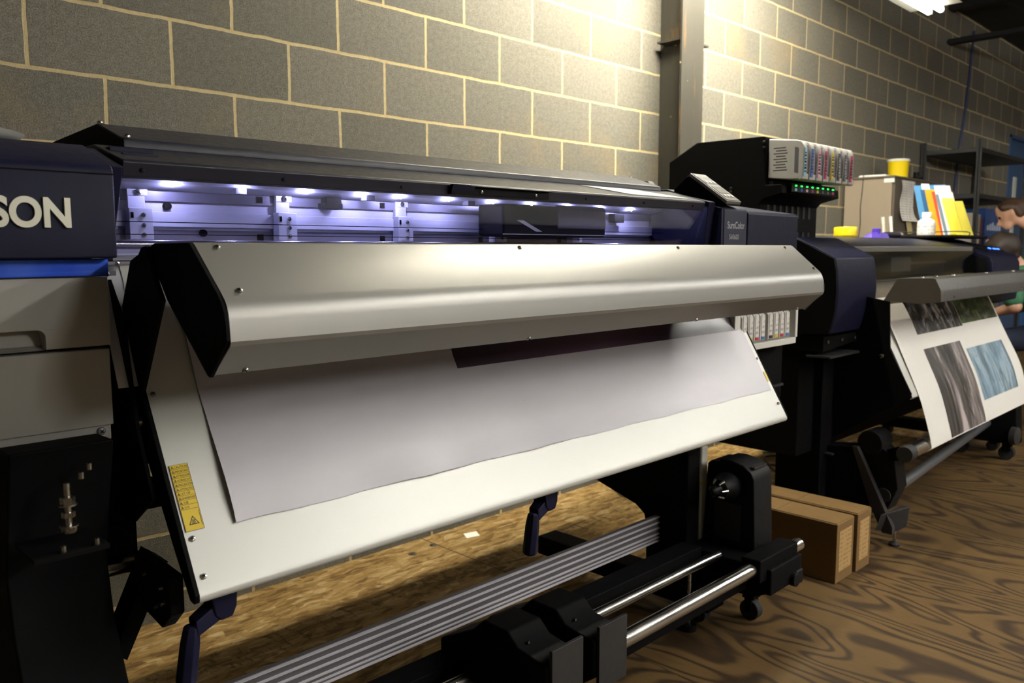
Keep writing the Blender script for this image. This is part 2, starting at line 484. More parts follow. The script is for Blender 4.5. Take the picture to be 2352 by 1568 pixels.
    def build(s, name, mat, parent=None, bevel=0.0, seg=2, label=None, angle=35, uv=None, keep=None, subsurf=0):
        me = bpy.data.meshes.new(name)
        vs = np.array(s.v, dtype=float)
        c = (vs.min(0)+vs.max(0))/2 if keep is None else np.array(keep)
        if parent is None and keep is None: c[2] = vs[:, 2].min()
        me.from_pydata((vs-c).tolist(), [], s.f)
        mats = mat if isinstance(mat, (list, tuple)) else [mat]
        for m_ in mats: me.materials.append(m_)
        for p, i in zip(me.polygons, s.mi): p.material_index = i
        if uv is not None:
            lay = me.uv_layers.new(name='UVMap')
            for lp in me.loops: lay.data[lp.index].uv = uv[lp.vertex_index]
        me.polygons.foreach_set('use_smooth', [True]*len(me.polygons))
        me.update()
        me.set_sharp_from_angle(angle=math.radians(angle))
        o = bpy.data.objects.new(name, me); COL.objects.link(o)
        w = Vector(c); WLOC[o.name] = w
        if parent is not None:
            o.parent = parent; o.location = w-WLOC[parent.name]
        else: o.location = w
        if bevel > 0:
            b = o.modifiers.new('bevel', 'BEVEL'); b.width = bevel; b.segments = seg; b.limit_method = 'ANGLE'; b.angle_limit = math.radians(38)
            b.harden_normals = True
        if subsurf:
            q = o.modifiers.new('sub', 'SUBSURF'); q.levels = subsurf; q.render_levels = subsurf
        if label: o['label'] = label
        return o

def tag(o, label, cat, group=None, kind=None):
    o['label'] = label; o['category'] = cat
    if group: o['group'] = group
    if kind: o['kind'] = kind
    return o
def root(name, loc, label, cat, group=None):
    o = bpy.data.objects.new(name, None); COL.objects.link(o); o.location = loc; o.empty_display_size = .1
    WLOC[o.name] = Vector(loc)
    return tag(o, label, cat, group)
def struct(o): o['kind'] = 'structure'; return o

def arc(c, r, a0, a1, n=6):
    return [(c[0]+r*math.cos(math.radians(a0+(a1-a0)*i/n)), c[1]+r*math.sin(math.radians(a0+(a1-a0)*i/n))) for i in range(n+1)]

def text(s, size, origin, right, up, mat, name, parent, depth=.0006, bold=0.0, align='LEFT', sx=1.0, label=None, maxw=None):
    cu = bpy.data.curves.new('tmp', 'FONT'); cu.body = s; cu.size = size; cu.extrude = depth; cu.offset = bold
    cu.align_x = align; cu.resolution_u = 8 if size > .04 else 4
    ob = bpy.data.objects.new('tmp', cu); COL.objects.link(ob)
    dg = bpy.context.evaluated_depsgraph_get()
    me = bpy.data.meshes.new_from_object(ob.evaluated_get(dg))
    if maxw:
        wd = max(v.co.x for v in me.vertices)
        if wd*sx > maxw: sx = maxw/wd
    R = Vector(right).normalized(); U = Vector(up).normalized(); N = R.cross(U)
    b = MB()
    b._add([Vector(origin)+R*v.co.x*sx+U*v.co.y+N*v.co.z for v in me.vertices], [tuple(p.vertices) for p in me.polygons])
    bpy.data.objects.remove(ob); bpy.data.curves.remove(cu); bpy.data.meshes.remove(me)
    return b.build(name, mat, parent, label=label) if b.v else None

def screw(p, n, parent, r=.005, mat=None):
    """a pan-head cross screw"""
    n = Vector(n).normalized(); p = Vector(p); b = MB()
    b.lathe([(r, 0), (r, r*.25), (r*.8, r*.55), (r*.45, r*.68), (0, r*.72)], p, n, 14)
    a = n.orthogonal().normalized()
    o = b.build('screw', mat or M['steel'], parent)
    c = MB()
    for d in (a, n.cross(a)):
        c.obox(p+n*r*.66, (r*.5, r*.11, r*.12), (d, n.cross(d), n))
    c.build('cross_slot', M['black'], o)
    return o

# ================================================================ the room
X0, X1, YF, ZC = -4.5, 13.0, -9.0, 3.35
b = MB(); b.box((X0, -.85, -.02), (X1, 0, 0)); b.box((X0, YF, -.02), (X1, -.85, 0), mi=1)
struct(b.build('floor', [M['osb'], M['ply']]))
b = MB(); b.box((X0, 0, 0), (9.52, .2, ZC)); b.box((9.52, 0, 2.44), (10.6, .2, ZC)); b.box((10.6, 0, 0), (X1, .2, ZC))
struct(b.build('wall_back', M['block']))
struct(MB().box((X0-.2, YF, 0), (X0, .2, ZC)).build('wall_left', M['block']))
struct(MB().box((X1, YF, 0), (X1+.2, .2, ZC)).build('wall_right', M['block']))
struct(MB().box((X0, YF-.2, 0), (X1, YF, ZC)).build('wall_front', M['block']))
struct(MB().box((X0-.2, YF-.2, ZC), (X1+.2, .2, ZC+.1)).build('ceiling', M['ceil']))
for i, x in enumerate((-2.2, 1.0, 4.2, 7.4, 10.4)):          # steel roof joists
    b = MB(); b.box((x-.05, YF, ZC-.34), (x+.05, -.02, ZC-.30)); b.box((x-.05, YF, ZC-.05), (x+.05, -.02, ZC))
    y = YF+.2; k = 0
    while y < -.5:
        b.cyl((x, y, ZC-.31+(.28 if k % 2 else 0)), (x, y+.4, ZC-.31+(0 if k % 2 else .28)), .012, n=6); y += .4; k += 1
    struct(b.build('ceiling_joist', M['ceil']))
# door in the back wall
d = struct(MB().box((9.56, .03, .005), (10.56, .075, 2.40)).build('door_1', M['blue_paint'], bevel=.004))
b = MB()
for a, c in (((9.525, -.01, 0), (9.56, .1, 2.43)), ((10.56, -.01, 0), (10.595, .1, 2.43)), ((9.525, -.01, 2.40), (10.595, .1, 2.435))): b.box(a, c)
b.build('door_frame', M['blue_paint'], d)
MB().box((9.86, .022, 1.35), (9.98, .034, 2.0)).build('door_window', M['fixture'], d)
MB().cyl((9.68, .03, 1.05), (9.68, -.03, 1.05), .028, n=16).build('door_handle', M['steel'], d)

# steel wide-flange column against the wall
cx = 3.015
b = MB()
b.box((cx-.10, -.2, 0), (cx+.10, -.187, ZC)); b.box((cx-.006, -.19, 0), (cx+.006, -.001, ZC))
b.box((cx-.10, -.013, 0), (cx-.006, -.002, ZC)) if False else None
col = struct(b.build('steel_column', M['column'], bevel=.002))
b = MB(); b.box((cx-.075, -.185, 2.262), (cx-.006, -.03, 2.272)); b.box((cx-.014, -.185, 2.262), (cx-.006, -.03, 2.34))
b.box((cx-.07, -.185, 2.272), (cx-.03, -.175, 2.31))
b.build('bracket', M['column'], col)
b = MB(); b.box((cx+.10, -.195, 2.255), (cx+.155, -.12, 2.263)); b.box((cx+.10, -.195, 2.255), (cx+.108, -.12, 2.32))
b.hull([(cx+.1, -.19, 2.32), (cx+.1, -.13, 2.32), (cx+.14, -.13, 2.262), (cx+.14, -.19, 2.262), (cx+.1, -.19, 2.262), (cx+.1, -.13, 2.262)]) if False else None
b.build('bracket', M['column'], col)

# ---------------------------------------------------------------- fluorescent lights
def fluorescent(x, y, z, L, label, axis='x', tube=None, gap=.055, baffle_gap=False, skirt=False):
    t = root('fluorescent_light', (x, y, z), label, 'ceiling light', 'fluorescent strip lights')
    h = L/2
    def P(u, v, w): return (x+u, y+v, z+w) if axis == 'x' else (x+v, y+u, z+w)
    b = MB(); a = P(-h, -.055, .035); c = P(h, .055, .09); b.box(a, c)
    b.hull([P(u, v, w) for u in (-h, h) for v, w in ((-.055, .035), (.055, .035), (-.13, .02), (.13, .02), (-.055, .045), (.055, .045))])
    b.build('housing', M['fixture'], t, bevel=.002)
    if skirt: MB().box(P(-h, -.068, -.20), P(h, -.062, .03)).build('reflector', M['fixture'], t)     # added unseen skirt, keeps this lamp's light off the hood and on the wall
    if baffle_gap:  # added unseen blades, cut the low light so the upper wall stays dark
        k = int(L/baffle_gap)
        for q in range(k+1):
            MB().box(P(-h+.01+(L-.02)*q/k-.002, -.13, -.10), P(-h+.01+(L-.02)*q/k+.002, .13, .02)).build('louvre_blade', M['charcoal'], t)
    for v in (-gap, gap):
        MB().cyl(P(-h+.02, v, 0), P(h-.02, v, 0), .016, n=14).build('tube', tube or M['tube'], t)
        for u in (-h, h-.02): MB().box(P(u, v-.012, -.012), P(u+.02, v+.012, .03)).build('lamp_holder', M['fixture'], t)
    for u in (-h*.7, h*.7):
        MB().cyl(P(u, 0, .09), P(u, 0, ZC-z-.001), .005, n=6).build('hanger_rod', M['dark_steel'], t)
    return t
fluorescent(2.85, -.80, 3.08, 2.1, 'fluorescent strip light over the steel column, just above the photo', tube=M['tube_wall'], gap=.022, skirt=True)
fluorescent(3.5, -1.0, 2.46, 1.2, 'dim twin tube fluorescent light by the wall, its end at the photo top', tube=M['tube_dim'], gap=.030)
fluorescent(2.45, -3.9, 2.75, 2.44, 'fluorescent strip light running towards the wall in front of the nearest printer, behind the camera', 'y', baffle_gap=.3)
fluorescent(2.1, -6.9, 2.75, 2.44, 'fluorescent strip light farthest from the wall, behind the camera', 'y', M['tube_fresh'], baffle_gap=.45)
fluorescent(4.0, -5.2, 2.75, 2.44, 'fluorescent strip light over the middle of the aisle, behind the camera', 'y', baffle_gap=.3)
fluorescent(6.2, -4.0, 2.75, 2.44, 'fluorescent strip light hanging over the aisle near the far printer', 'y', baffle_gap=.3)

# ================================================================ nearest printer
P1 = root('wide_format_printer', (.8, -.9, 0), 'near navy wide-format printer with silver heater hood and lit interior', 'printer', 'wide format printers')
xa, xb = -.20, 1.55            # print window
# frame and stand -------------------------------------------------
b = MB(); b.prism([(-1.10, .885), (-1.02, .80), (-.55, .80), (-.5, .9), (-.5, 1.19), (-1.10, 1.19)], -.66, 2.13)
b.build('underbody', M['black'], P1, bevel=.004)
b = MB(); b.prism([(-1.2, .88), (-1.2, .10), (-1.04, .10), (-1.04, .28), (-1.03, .315), (-.995, .34), (-.8, .395), (-.66, .52), (-.62, .80), (-.62, .88)], 1.505, 1.575)
b.build('stand_leg', M['black'], P1, bevel=.004)
b = MB(); b.prism([(-1.27, .905), (-1.205, .70), (-1.225, .60), (-1.275, .50), (-1.33, .40), (-1.33, .10), (-.62, .10), (-.62, .88)], -.40, -.252)
b.build('stand_leg', M['black'], P1, bevel=.004)
for x in (1.53, -.34):
    b = MB(); b.box((x-.05, -1.30, .055), (x+.05, -.56, .125)); f = b.build('stand_foot', M['black'], P1, bevel=.006)
    for y in (-1.24, -.64):
        c = MB(); c.cyl((x-.016, y, .03), (x+.016, y, .03), .03, n=18); c.box((x-.022, y-.012, .02), (x+.022, y+.012, .058))
        c.build('caster', M['rubber'], f)
b = MB()
ribs = [(.318, .010), (.300, .010), (.282, .010), (.262, .010), (.247, .004), (.238, .008)]
b.box((-.25, -1.092, .234), (1.505, -1.078, .3235))
beam = b.build('cross_beam', M['alu_dark'], P1, bevel=.001)
for z in (.3190, .3003, .2818, .2625, .2385):
    c = MB(); c.prism([(-1.092, z-.0030), (-1.0965, z-.0018), (-1.0965, z+.0006), (-1.092, z+.0028)], -.25, 1.505)
    c.build('rib', M['alu'], beam)
c = MB(); c.prism([(-1.092, .2475), (-1.0955, .248), (-1.0955, .2505), (-1.092, .252)], -.25, 1.505); c.build('rib', M['alu'], beam)

# left housing ------------------------------------------------------
xl0, xl1 = -.70, -.222
prof = [(-1.242, 1.190), (-1.244, 1.325)] + [(-1.242, 1.331), (-1.234, 1.3375)] + [(-1.115, 1.378), (-.92, 1.400), (-.60, 1.40), (-.55, 1.19)]
lh = MB().prism(prof, xl0, xl1).build('left_housing', M['navy'], P1, bevel=.003)
MB().box((xl0, -1.2455, 1.3205), (xl1+.0005, -1.2435, 1.3222)).build('seam', M['black'], lh)
b = MB(); b.prism([(-1.235, 1.336), (-1.112, 1.374), (-1.06, 1.37), (-1.10, 1.20), (-1.166, 1.192)], xl1, -.203)
b.build('window_cheek', M['navy'], P1, bevel=.003)
# raised letters, running off to the left of the photo
text('EPSON', .0605, (-.2865, -1.2445, 1.2385), (1, 0, 0), (0, 0, 1), M['logo'], 'logo_lettering', lh, depth=.003, bold=.0019, sx=.885, align='RIGHT', label='pale raised lettering')
b = MB(); b.box((xl0, -1.206, 1.1605), (-.2245, -1.18, 1.189)); b.build('trim_band', M['blue_foil'], P1, bevel=.002, label='brushed blue foil band')
# grey cabinet under it
def cab_front(z0, z1, y, name):
    return MB().box((xl0, y, z0), (-.2255, y+.05, z1)).build(name, M['cabinet_grey'], P1, bevel=.004)
# upper flap with a recessed grip
b = MB()
gx = -.322
b.prism([(-.70, 1.0485), (-.70, 1.1595), (-.2255, 1.1585), (-.2255, 1.0465), (gx, 1.0475), (gx, 1.066)]+[(gx-.010, 1.0755), (gx-.02, 1.078)]+[(-.70, 1.079)][:1]+[(-.699, 1.0487)], -1.2, -1.165, axis=1) if False else None
b.box((-.70, -1.2, 1.079), (-.2255, -1.16, 1.159)); b.box((gx, -1.2, 1.0475), (-.2255, -1.16, 1.079))
b.prism(arc((gx-.012, 1.067), .012, 0, 90, 5)+[(gx, 1.079)], -1.2, -1.16, axis=1)
up = b.build('upper_flap', M['cabinet_grey'], P1, bevel=.0015)
b = MB(); b.prism([(-1.165, 1.079), (-1.16, 1.079), (-1.155, 1.046), (-1.195, 1.046), (-1.175, 1.052)], -.70, gx); b.build('grip_recess', M['cabinet_grey'], up)
b = MB(); b.box((-.70, -1.203, .915), (-.229, -1.15, 1.0425)); b.box((-.70, -1.195, .889), (-.231, -1.15, .915))
lo = b.build('lower_door', M['cabinet_grey'], P1, bevel=.002)
screw((-.247, -1.195, .905), (0, -1, 0), lo, .007, M['inner_grey'])
MB().box((-.70, -1.16, .87), (-.235, -.8, 1.19)).build('cabinet_core', M['black'], P1)

# top cover with the front lip ------------------------------------------------
b = MB(); b.prism([(-1.213, 1.322), (-1.2205, 1.345), (-1.218, 1.3495), (-1.09, 1.384), (-.56, 1.384), (-.52, 1.2), (-.56, 1.19), (-.62, 1.345), (-1.195, 1.335), (-1.207, 1.322)], xa+.001, 1.535)
cov = b.build('front_cover', M['cover'], P1, bevel=.002)
for x in (-.178, .02+.0, .30, .805, .95):
    pass
for p in ((315, 0),): pass
for x in (-.168, .09, .365, .965, 1.22, 1.47): screw((x, -1.2165, 1.3335), (0, -1, .3), cov, .0042, M['black_soft'])
# recessed grip in the lip
b = MB(); b.prism([(-1.222, 1.3485), (-1.235, 1.3455), (-1.235, 1.3425), (-1.222, 1.344)], .545, .812); g = b.build('cover_grip', M['cover'], cov, bevel=.0015)
b = MB(); b.box((.495, -1.226, 1.3255), (.812, -1.214, 1.344)); b.build('grip_recess', M['black'], cov)
b = MB(); b.hull([(.495, -1.234, 1.346), (.495, -1.222, 1.346), (.495, -1.222, 1.325), (.56, -1.235, 1.3445), (.56, -1.222, 1.33)]); b.build('grip_end', M['navy'], cov)
for x in (.585, .765): screw((x, -1.2265, 1.333), (0, -1, 0), cov, .004)
b = MB(); b.prism([(-1.093, 1.382), (-1.093, 1.394)]+[(-1.090, 1.399)]+[(-.973, 1.436), (-.965, 1.4375), (-.70, 1.428), (-.56, 1.382)], -.150, 1.478)
rc = b.build('rear_cover', M['cover'], P1, bevel=.002)
MB().prism([(-1.09, 1.384), (-1.088, 1.397), (-.97, 1.4345), (-.705, 1.4255), (-.57, 1.384)], -.1525, -.150).build('gable_end', M['black'], rc)
screw((-.142, -1.088, 1.402), (0, -.3, 1), rc, .006); screw((-.146, -.97, 1.438), (0, 0, 1), rc, .005); screw((1.44, -1.0, 1.431), (0, -.3, 1), rc, .005)
b = MB(); b.box((-.19, -1.14, 1.369), (-.115, -1.095, 1.377)); b.box((-.18, -1.17, 1.361), (-.12, -1.15, 1.3655)); b.build('hinge_strip', M['navy'], P1, bevel=.001)
b = MB(); b.prism([(-.86, 1.384), (-.86, 1.425), (-.835, 1.442), (-.80, 1.442), (-.80, 1.384)], 1.70, 1.76) if False else b.prism([(-1.0, 1.384), (-1.0, 1.412), (-.985, 1.427), (-.955, 1.427), (-.955, 1.384)], 1.555, 1.585)
b.build('latch', M['navy'], P1, bevel=.003)

# interior ----------------------------------------------------------------
yi = -1.0
b = MB(); b.box((xa+.002, yi, 1.19), (xb, yi+.02, 1.336)); inn = b.build('interior_back', M['inner'], P1)
b = MB(); b.box((xa+.002, yi-.006, 1.296), (xb, yi, 1.318)); b.build('upper_rail', M['inner_grey'], inn)
b = MB(); b.box((xa+.002, yi-.010, 1.247), (xb, yi, 1.276)); b.build('white_rail', M['inner'], inn, bevel=.001)
b = MB(); b.box((xa+.002, yi-.004, 1.222), (xb, yi, 1.2415)); b.build('lower_rail', M['inner_grey'], inn)
b = MB(); b.prism([(-1.05, 1.333), (-1.05, 1.326), (-1.012, 1.316), (-1.0, 1.316), (-1.0, 1.336)], xa+.002, xb); strip = b.build('light_channel', M['inner'], P1, bevel=.001)
for x in (.017, .33, .64, .95): MB().box((x+.06, -1.052, 1.314), (x+.083, -1.03, 1.325)).build('cable_clip', M['inner_grey'], strip)
xs = [-.050, .092, .236, .38, .487, .635, .786, .93, 1.08, 1.23, 1.38]
for x in xs:
    MB().sphere((x, -1.0525, 1.3235), .0024, 10, 8).build('diode', M['led'], strip)
for x in (-.102, .203, .518, .836, 1.15):
    b = MB(); b.box((x-.022, yi-.03, 1.222), (x+.022, yi-.006, 1.281)); b.box((x-.017, yi-.012, 1.27), (x+.015, yi-.002, 1.322)); b.box((x-.018, yi-.014, 1.304), (x+.020, yi-.012, 1.319))
    br = b.build('rail_bracket', M['inner'], P1, bevel=.0012)
    for z in (1.268, 1.231, 1.249): screw((x+.004, yi-.0305, z), (0, -1, 0), br, .0045)
    screw((x+.002, yi-.0145, 1.311), (0, -1, 0), br, .006)
    MB().box((x-.019, yi-.031, 1.262), (x-.014, yi-.0295, 1.273)).build('slot', M['black'], br)
    MB().box((x-.058, yi-.0075, 1.300), (x-.045, yi-.0055, 1.313)).build('slot', M['black'], br)
    MB().box((x-.058, yi-.0065, 1.222), (x-.045, yi-.0035, 1.235)).build('slot', M['black'], br)
for x, z in ((-.043, 1.287), (.026, 1.236)): MB().cyl((x, yi-.012, z), (x, yi, z), .007, n=16).build('bolt_hole', M['black'], inn)
for z in (1.2545, 1.2315): MB().box((xa+.002, -1.055, z-.0008), (xb, -1.054, z+.0008)).build('drive_belt', M['black'], P1)
b = MB(); b.box((.300, -1.03, 1.305), (.338, -1.005, 1.318)); b.box((.292, -1.035, 1.292), (.338, -1.006, 1.305)); b.build('sensor', M['black_soft'], P1, bevel=.001)
b = MB(); b.box((1.325, -1.03, 1.285), (1.375, -1.005, 1.312)); b.build('sensor', M['black_soft'], P1, bevel=.002)
# print head carriage
b = MB(); b.box((.751, -1.125, 1.236), (1.165, -1.03, 1.318)); car = b.build('print_carriage', M['black_soft'], P1, bevel=.008)
b = MB(); b.prism([(-1.128, 1.258), (-1.128, 1.312), (-1.118, 1.322), (-1.04, 1.322), (-1.04, 1.258)], .955, 1.162); b.build('carriage_lid', M['inner_grey'], car, bevel=.004)
b = MB(); b.hull([(.80, -1.1265, 1.277), (.825, -1.1265, 1.277), (.895, -1.1265, 1.249), (.872, -1.1265, 1.249), (.80, -1.124, 1.277), (.825, -1.124, 1.277), (.895, -1.124, 1.249), (.872, -1.124, 1.249)]); b.build('carriage_label', M['inner'], car)
MB().box((.751, -1.126, 1.2405), (1.165, -1.1245, 1.2425)).build('carriage_edge', M['inner'], car)
# platen with the chrome rod, and the sheet metal turning down to the apron
b = MB(); b.box((xa+.002, -1.15, 1.185), (1.745, -1.0, 1.193)); b.build('platen', M['inner_grey'], P1)
MB().prism(arc((-1.10, 1.2125), .0085, 0, 360, 11)[:-1], xa-.03, 1.55).build('polished_bar', M['chrome'], P1)
b = MB(); b.sheet([(-1.10, 1.19), (-1.125, 1.178), (-1.142, 1.15), (-1.158, 1.10), (-1.188, 1.03), (-1.212, .975)], -.222, 1.76, .002); b.build('upper_guide', M['inner'], P1, angle=60)
b = MB(); b.box((-.225, -1.172, 1.177), (-.17, -1.150, 1.1835)); b.box((-.224, -1.168, 1.160), (-.20, -1.155, 1.168)); b.build('guide_clip', M['inner_grey'], P1, bevel=.001)
for x, z in ((-.216, 1.163), (-.199, 1.18)): screw((x, -1.170, z), (0, -1, 0), P1, .0045)
# window pane, hung inside the lip and raked inwards
b = MB(); b.prism([(-1.2065, 1.3225), (-1.2115, 1.3225), (-1.1695, 1.197), (-1.1645, 1.197)], xa+.003, xb-.003); b.build('window_pane', M['pane'], P1, label='clear tinted window pane')

# right housing ------------------------------------------------------------
b = MB(); b.prism([(-1.2505, 1.185), (-1.2505, 1.3175), (-1.243, 1.325), (-.95, 1.372), (-.55, 1.372), (-.5, 1.19)], 1.745, 2.095); rh = b.build('right_housing', M['navy'], P1, bevel=.003)
b = MB(); b.prism([(-1.247, 1.10), (-1.247, 1.326), (-1.241, 1.333), (-1.03, 1.40), (-.6, 1.40), (-.55, 1.10)], 1.603, 1.744); rp = b.build('name_panel', M['navy_light'], P1, bevel=.0025)
b = MB(); b.prism([(-1.245, 1.1), (-1.245, 1.33), (-1.02, 1.39), (-.6, 1.39), (-.6, 1.1)], 1.59, 1.603); b.build('side_wall', M['navy'], P1, bevel=.002)
b = MB(); b.prism([(-1.205, 1.19), (-1.223, 1.349), (-1.213, 1.352), (-1.05, 1.39), (-.9, 1.39), (-1.05, 1.19)], 1.552, 1.589); b.build('window_cheek', M['navy'], P1, bevel=.003)
text('SureColor', .031, (1.6215, -1.2478, 1.268), (1, 0, 0), (0, 0, 1), M['grey_text'], 'name_lettering', rp, depth=.0004, bold=.0003, sx=.80, label='grey model lettering')
text('S60600', .0235, (1.6325, -1.2478, 1.2335), (1, 0, 0), (0, 0, 1), M['grey_text'], 'number_lettering', rp, depth=.0004, sx=.88, label='grey number lettering')
# tilted control panel
b = MB(); b.prism([(-1.255, 1.338), (-1.249, 1.3465), (-1.115, 1.4385), (-1.105, 1.4385), (-1.055, 1.398), (-1.06, 1.372)], 1.605, 1.690); cp = b.build('control_panel', M['black'], P1, bevel=.002)
ud = Vector((0, -.134, -.092)).normalized(); nn = Vector((0, -ud.z*-1, 0)); nn = Vector((0, ud.z, -ud.y)).normalized()
if nn.z < 0: nn = -nn
RX = Vector((1, 0, 0))
c0 = Vector((1.6475, -1.182, 1.3925))
MB().obox(c0+nn*.0035, (.0435, .0835, .005), (RX, ud, nn)).build('panel_frame', flat((110, 108, 104)), cp, bevel=.002)
MB().obox(c0+nn*.0092, (.038, .078, .001), (RX, ud, nn)).build('panel_face', flat((92, 89, 87)), cp)
MB().obox(c0+nn*.0104+ud*.018, (.027, .02, .0008), (RX, ud, nn)).build('display', M['ink'], cp, label='dark panel display')
MB().obox(c0+nn*.0104-ud*.038, (.034, .022, .0006), (RX, ud, nn)).build('key_field', flat((64, 62, 61)), cp)
for i, (u, v) in enumerate(((-.022, -.028), (0, -.028), (.022, -.028), (-.02, .055), (.0, .055), (.02, .055))):
    MB().obox(c0+nn*.0116+ud*v+RX*u, (.006, .006, .0012), (RX, ud, nn)).build('button', M['fixture'], cp, bevel=.0008)

# ink bay below the right housing -------------------------------------------
b = MB(); b.box((1.70, -1.245, .862), (2.125, -1.0, .884)); b.box((2.118, -1.245, .884), (2.135, -1.0, 1.0)); b.box((1.70, -1.24, .884), (1.735, -1.0, 1.0))
b.build('ink_bay', M['white'], P1, bevel=.002)
b = MB(); b.box((1.735, -1.0, .884), (2.118, -.97, 1.0)); b.build('bay_back', M['black'], P1)
b = MB(); b.box((1.585, -1.22, .995), (2.135, -.9, 1.185)); b.build('side_shell', M['black'], P1, bevel=.003)
b = MB(); b.prism([(-1.19, .862), (-1.19, .655), (-.62, .655), (-.62, .862)], 1.60, 2.135); b.build('electronics_box', M['black'], P1, bevel=.004)
MB().box((2.0, -1.20, .70), (2.13, -1.192, .708)).build('box_lip', M['charcoal'], P1)
inkcol = [('black', (40, 40, 40)), ('yellow', (236, 206, 30)), ('red', (196, 40, 62)), ('blue', (60, 110, 190))]
def bay_cart(x, w, rgb, lab):
    t = root('ink_cartridge', (x, -1.15, .885), lab, 'ink cartridge', 'ink cartridges in the low bay')
    MB().prism([(-1.235, .887), (-1.243, .893), (-1.243, .975), (-1.235, .985), (-1.04, .985), (-1.04, .887)], x-w/2, x+w/2).build('cartridge_shell', M['offwhite'], t, bevel=.002)
    MB().box((x-w*.28, -1.2445, .904), (x+w*.30, -1.2428, .980)).build('label', M['printed_sheet'], t)
    MB().box((x-w*.28, -1.2448, .8945), (x+w*.30, -1.2428, .9035)).build('colour_tag', flat(rgb), t)
for g, x0 in ((0, 1.757), (1, 1.935)):
    for i, (nm, rgb) in enumerate(inkcol):
        bay_cart(x0+i*.041, .036, rgb, 'ink cartridge with %s tag, low white bay, %s' % (nm, 'left set beside the paper edge' if g == 0 else 'right set by the bay wall'))

# heater hood ----------------------------------------------------------------
hx0, hx1 = -.174, 1.722
hp = [(-1.27, 1.208), (-1.285, 1.2115), (-1.412, 1.2115), (-1.4165, 1.2095), (-1.497, 1.141)]
hp[-1] = (-1.5025, 1.1365)
hp += [(-1.5095, 1.1295), (-1.5145, 1.1215), (-1.5175, 1.1125), (-1.519, 1.103), (-1.5215, 1.0735), (-1.5195, 1.0685), (-1.463, 1.0215)]
b = MB(); b.sheet(hp, hx0, hx1, .0025)
hood = b.build('heater_hood', M['silver'], P1, angle=24)
cap = [(-1.262, 1.196), (-1.27, 1.209), (-1.285, 1.2135), (-1.413, 1.2135), (-1.4185, 1.2105), (-1.499, 1.142), (-1.511, 1.1295), (-1.5195, 1.115), (-1.5235, 1.098), (-1.5245, 1.075), (-1.4665, 1.0165), (-1.459, 1.018), (-1.326, 1.124)]
core = [(-1.272, 1.2), (-1.41, 1.206), (-1.49, 1.138), (-1.513, 1.1), (-1.514, 1.074), (-1.460, 1.028), (-1.33, 1.128)]
MB().prism(core, hx0+.002, hx1-.004).build('heater_core', M['black'], hood)
MB().prism(cap, hx0-.007, hx0-.0005).build('end_cap', M['black'], hood, bevel=.0012)
MB().prism(cap, hx1-.003, hx1+.0005).build('end_cap', M['silver'], hood)
fn = Vector((0, -.68, .73)); bn = Vector((0, -.63, -.78))
for x in (-.142, .508, 1.085, 1.66): screw((x, -1.4235, 1.2065), fn, hood, .0048)
for x in (-.146, 1.70): screw((x, -1.498, 1.1435), fn, hood, .0052)
for x in (-.126, .488, 1.105, 1.66): screw((x, -1.469, 1.0235), bn, hood, .0052)
# black side arm on the left
arm = [(-1.242, 1.196), (-1.255, 1.207), (-1.275, 1.21), (-1.30, 1.16), (-1.326, 1.124), (-1.2255, .968), (-1.402, .664), (-1.396, .650), (-1.382, .652), (-1.33, .72), (-1.18, .93), (-1.135, .98), (-1.13, 1.06), (-1.147, 1.09), (-1.205, 1.185)]
MB().prism(arm, -.1905, -.182).build('side_arm', M['black'], P1, bevel=.0015)
b = MB(); b.prism([(-1.225, .962), (-1.398, .664), (-1.37, .655), (-1.15, .93)], 1.768, 1.776); b.build('side_arm', M['black'], P1, bevel=.001)
for y, z in ((-1.215, .915), (-1.175, 1.02), (-1.19, .86)):
    MB().cyl((-.1905, y, z), (-.205, y, z), .009, .007, n=14).build('arm_bolt', M['steel'] if z < .95 else M['black_soft'], P1)
MB().prism([(-1.140, 1.156), (-1.168, 1.122), (-1.198, 1.088), (-1.215, 1.0), (-1.24, .90), (-1.29, .80), (-1.2, .74), (-1.05, .74), (-1.05, 1.156)], -.206, -.2).build('side_plate', M['black'], P1)
# apron -----------------------------------------------------------------------
ap = [(-1.130, 1.178), (-1.146, 1.15), (-1.161, 1.10), (-1.192, 1.03), (-1.2215, .966), (-1.224, .962), (-1.394, .670), (-1.3985, .662), (-1.3995, .656), (-1.396, .650), (-1.389, .6475), (-1.36, .652)]
b = MB(); b.sheet(ap, -.1815, 1.767, -.0025)
apron = b.build('apron', M['apron'], P1, angle=50)
an = Vector((0, -.864, .503)); at = Vector((0, -.503, -.864))
A0 = Vector((0, -1.2232, .965))
def AP(x, s, h=0.0): return A0+Vector((x, 0, 0))+at*s+an*h
for x, s in ((-.172, .005), (-.170, .259), (-.168, .322), (1.752, .30), (1.752, .14)): screw(AP(x, s, .0005), an, apron, .0048)
# yellow warning label with its rows of words
lx0, lx1, s0, s1 = -.1775, -.1465, .1335, .2465
lb = MB().obox(AP((lx0+lx1)/2, (s0+s1)/2, .0004), ((lx1-lx0)/2, (s1-s0)/2, .0004), (RX, at, an)).build('warning_label', M['yellow_label'], apron, label='yellow warning label in many languages')
words = ['CAUTION', 'IMPORTANT', 'ATTENZIONE', 'VORSICHT', 'PRECAUCIÓN', 'ATENÇÃO', 'LET OP', 'ВНИМАНИЕ', '注意', '주의']
rowh = .0077
b = MB()
for i in range(len(words)+1):
    b.obox(AP((lx0+lx1)/2, s0+i*rowh, .0009), ((lx1-lx0)/2, .00022, .0002), (RX, at, an))
b.obox(AP(lx0+.0003, (s0+s1)/2, .0009), (.0003, (s1-s0)/2, .0002), (RX, at, an)); b.obox(AP(lx1-.0003, (s0+s1)/2, .0009), (.0003, (s1-s0)/2, .0002), (RX, at, an))
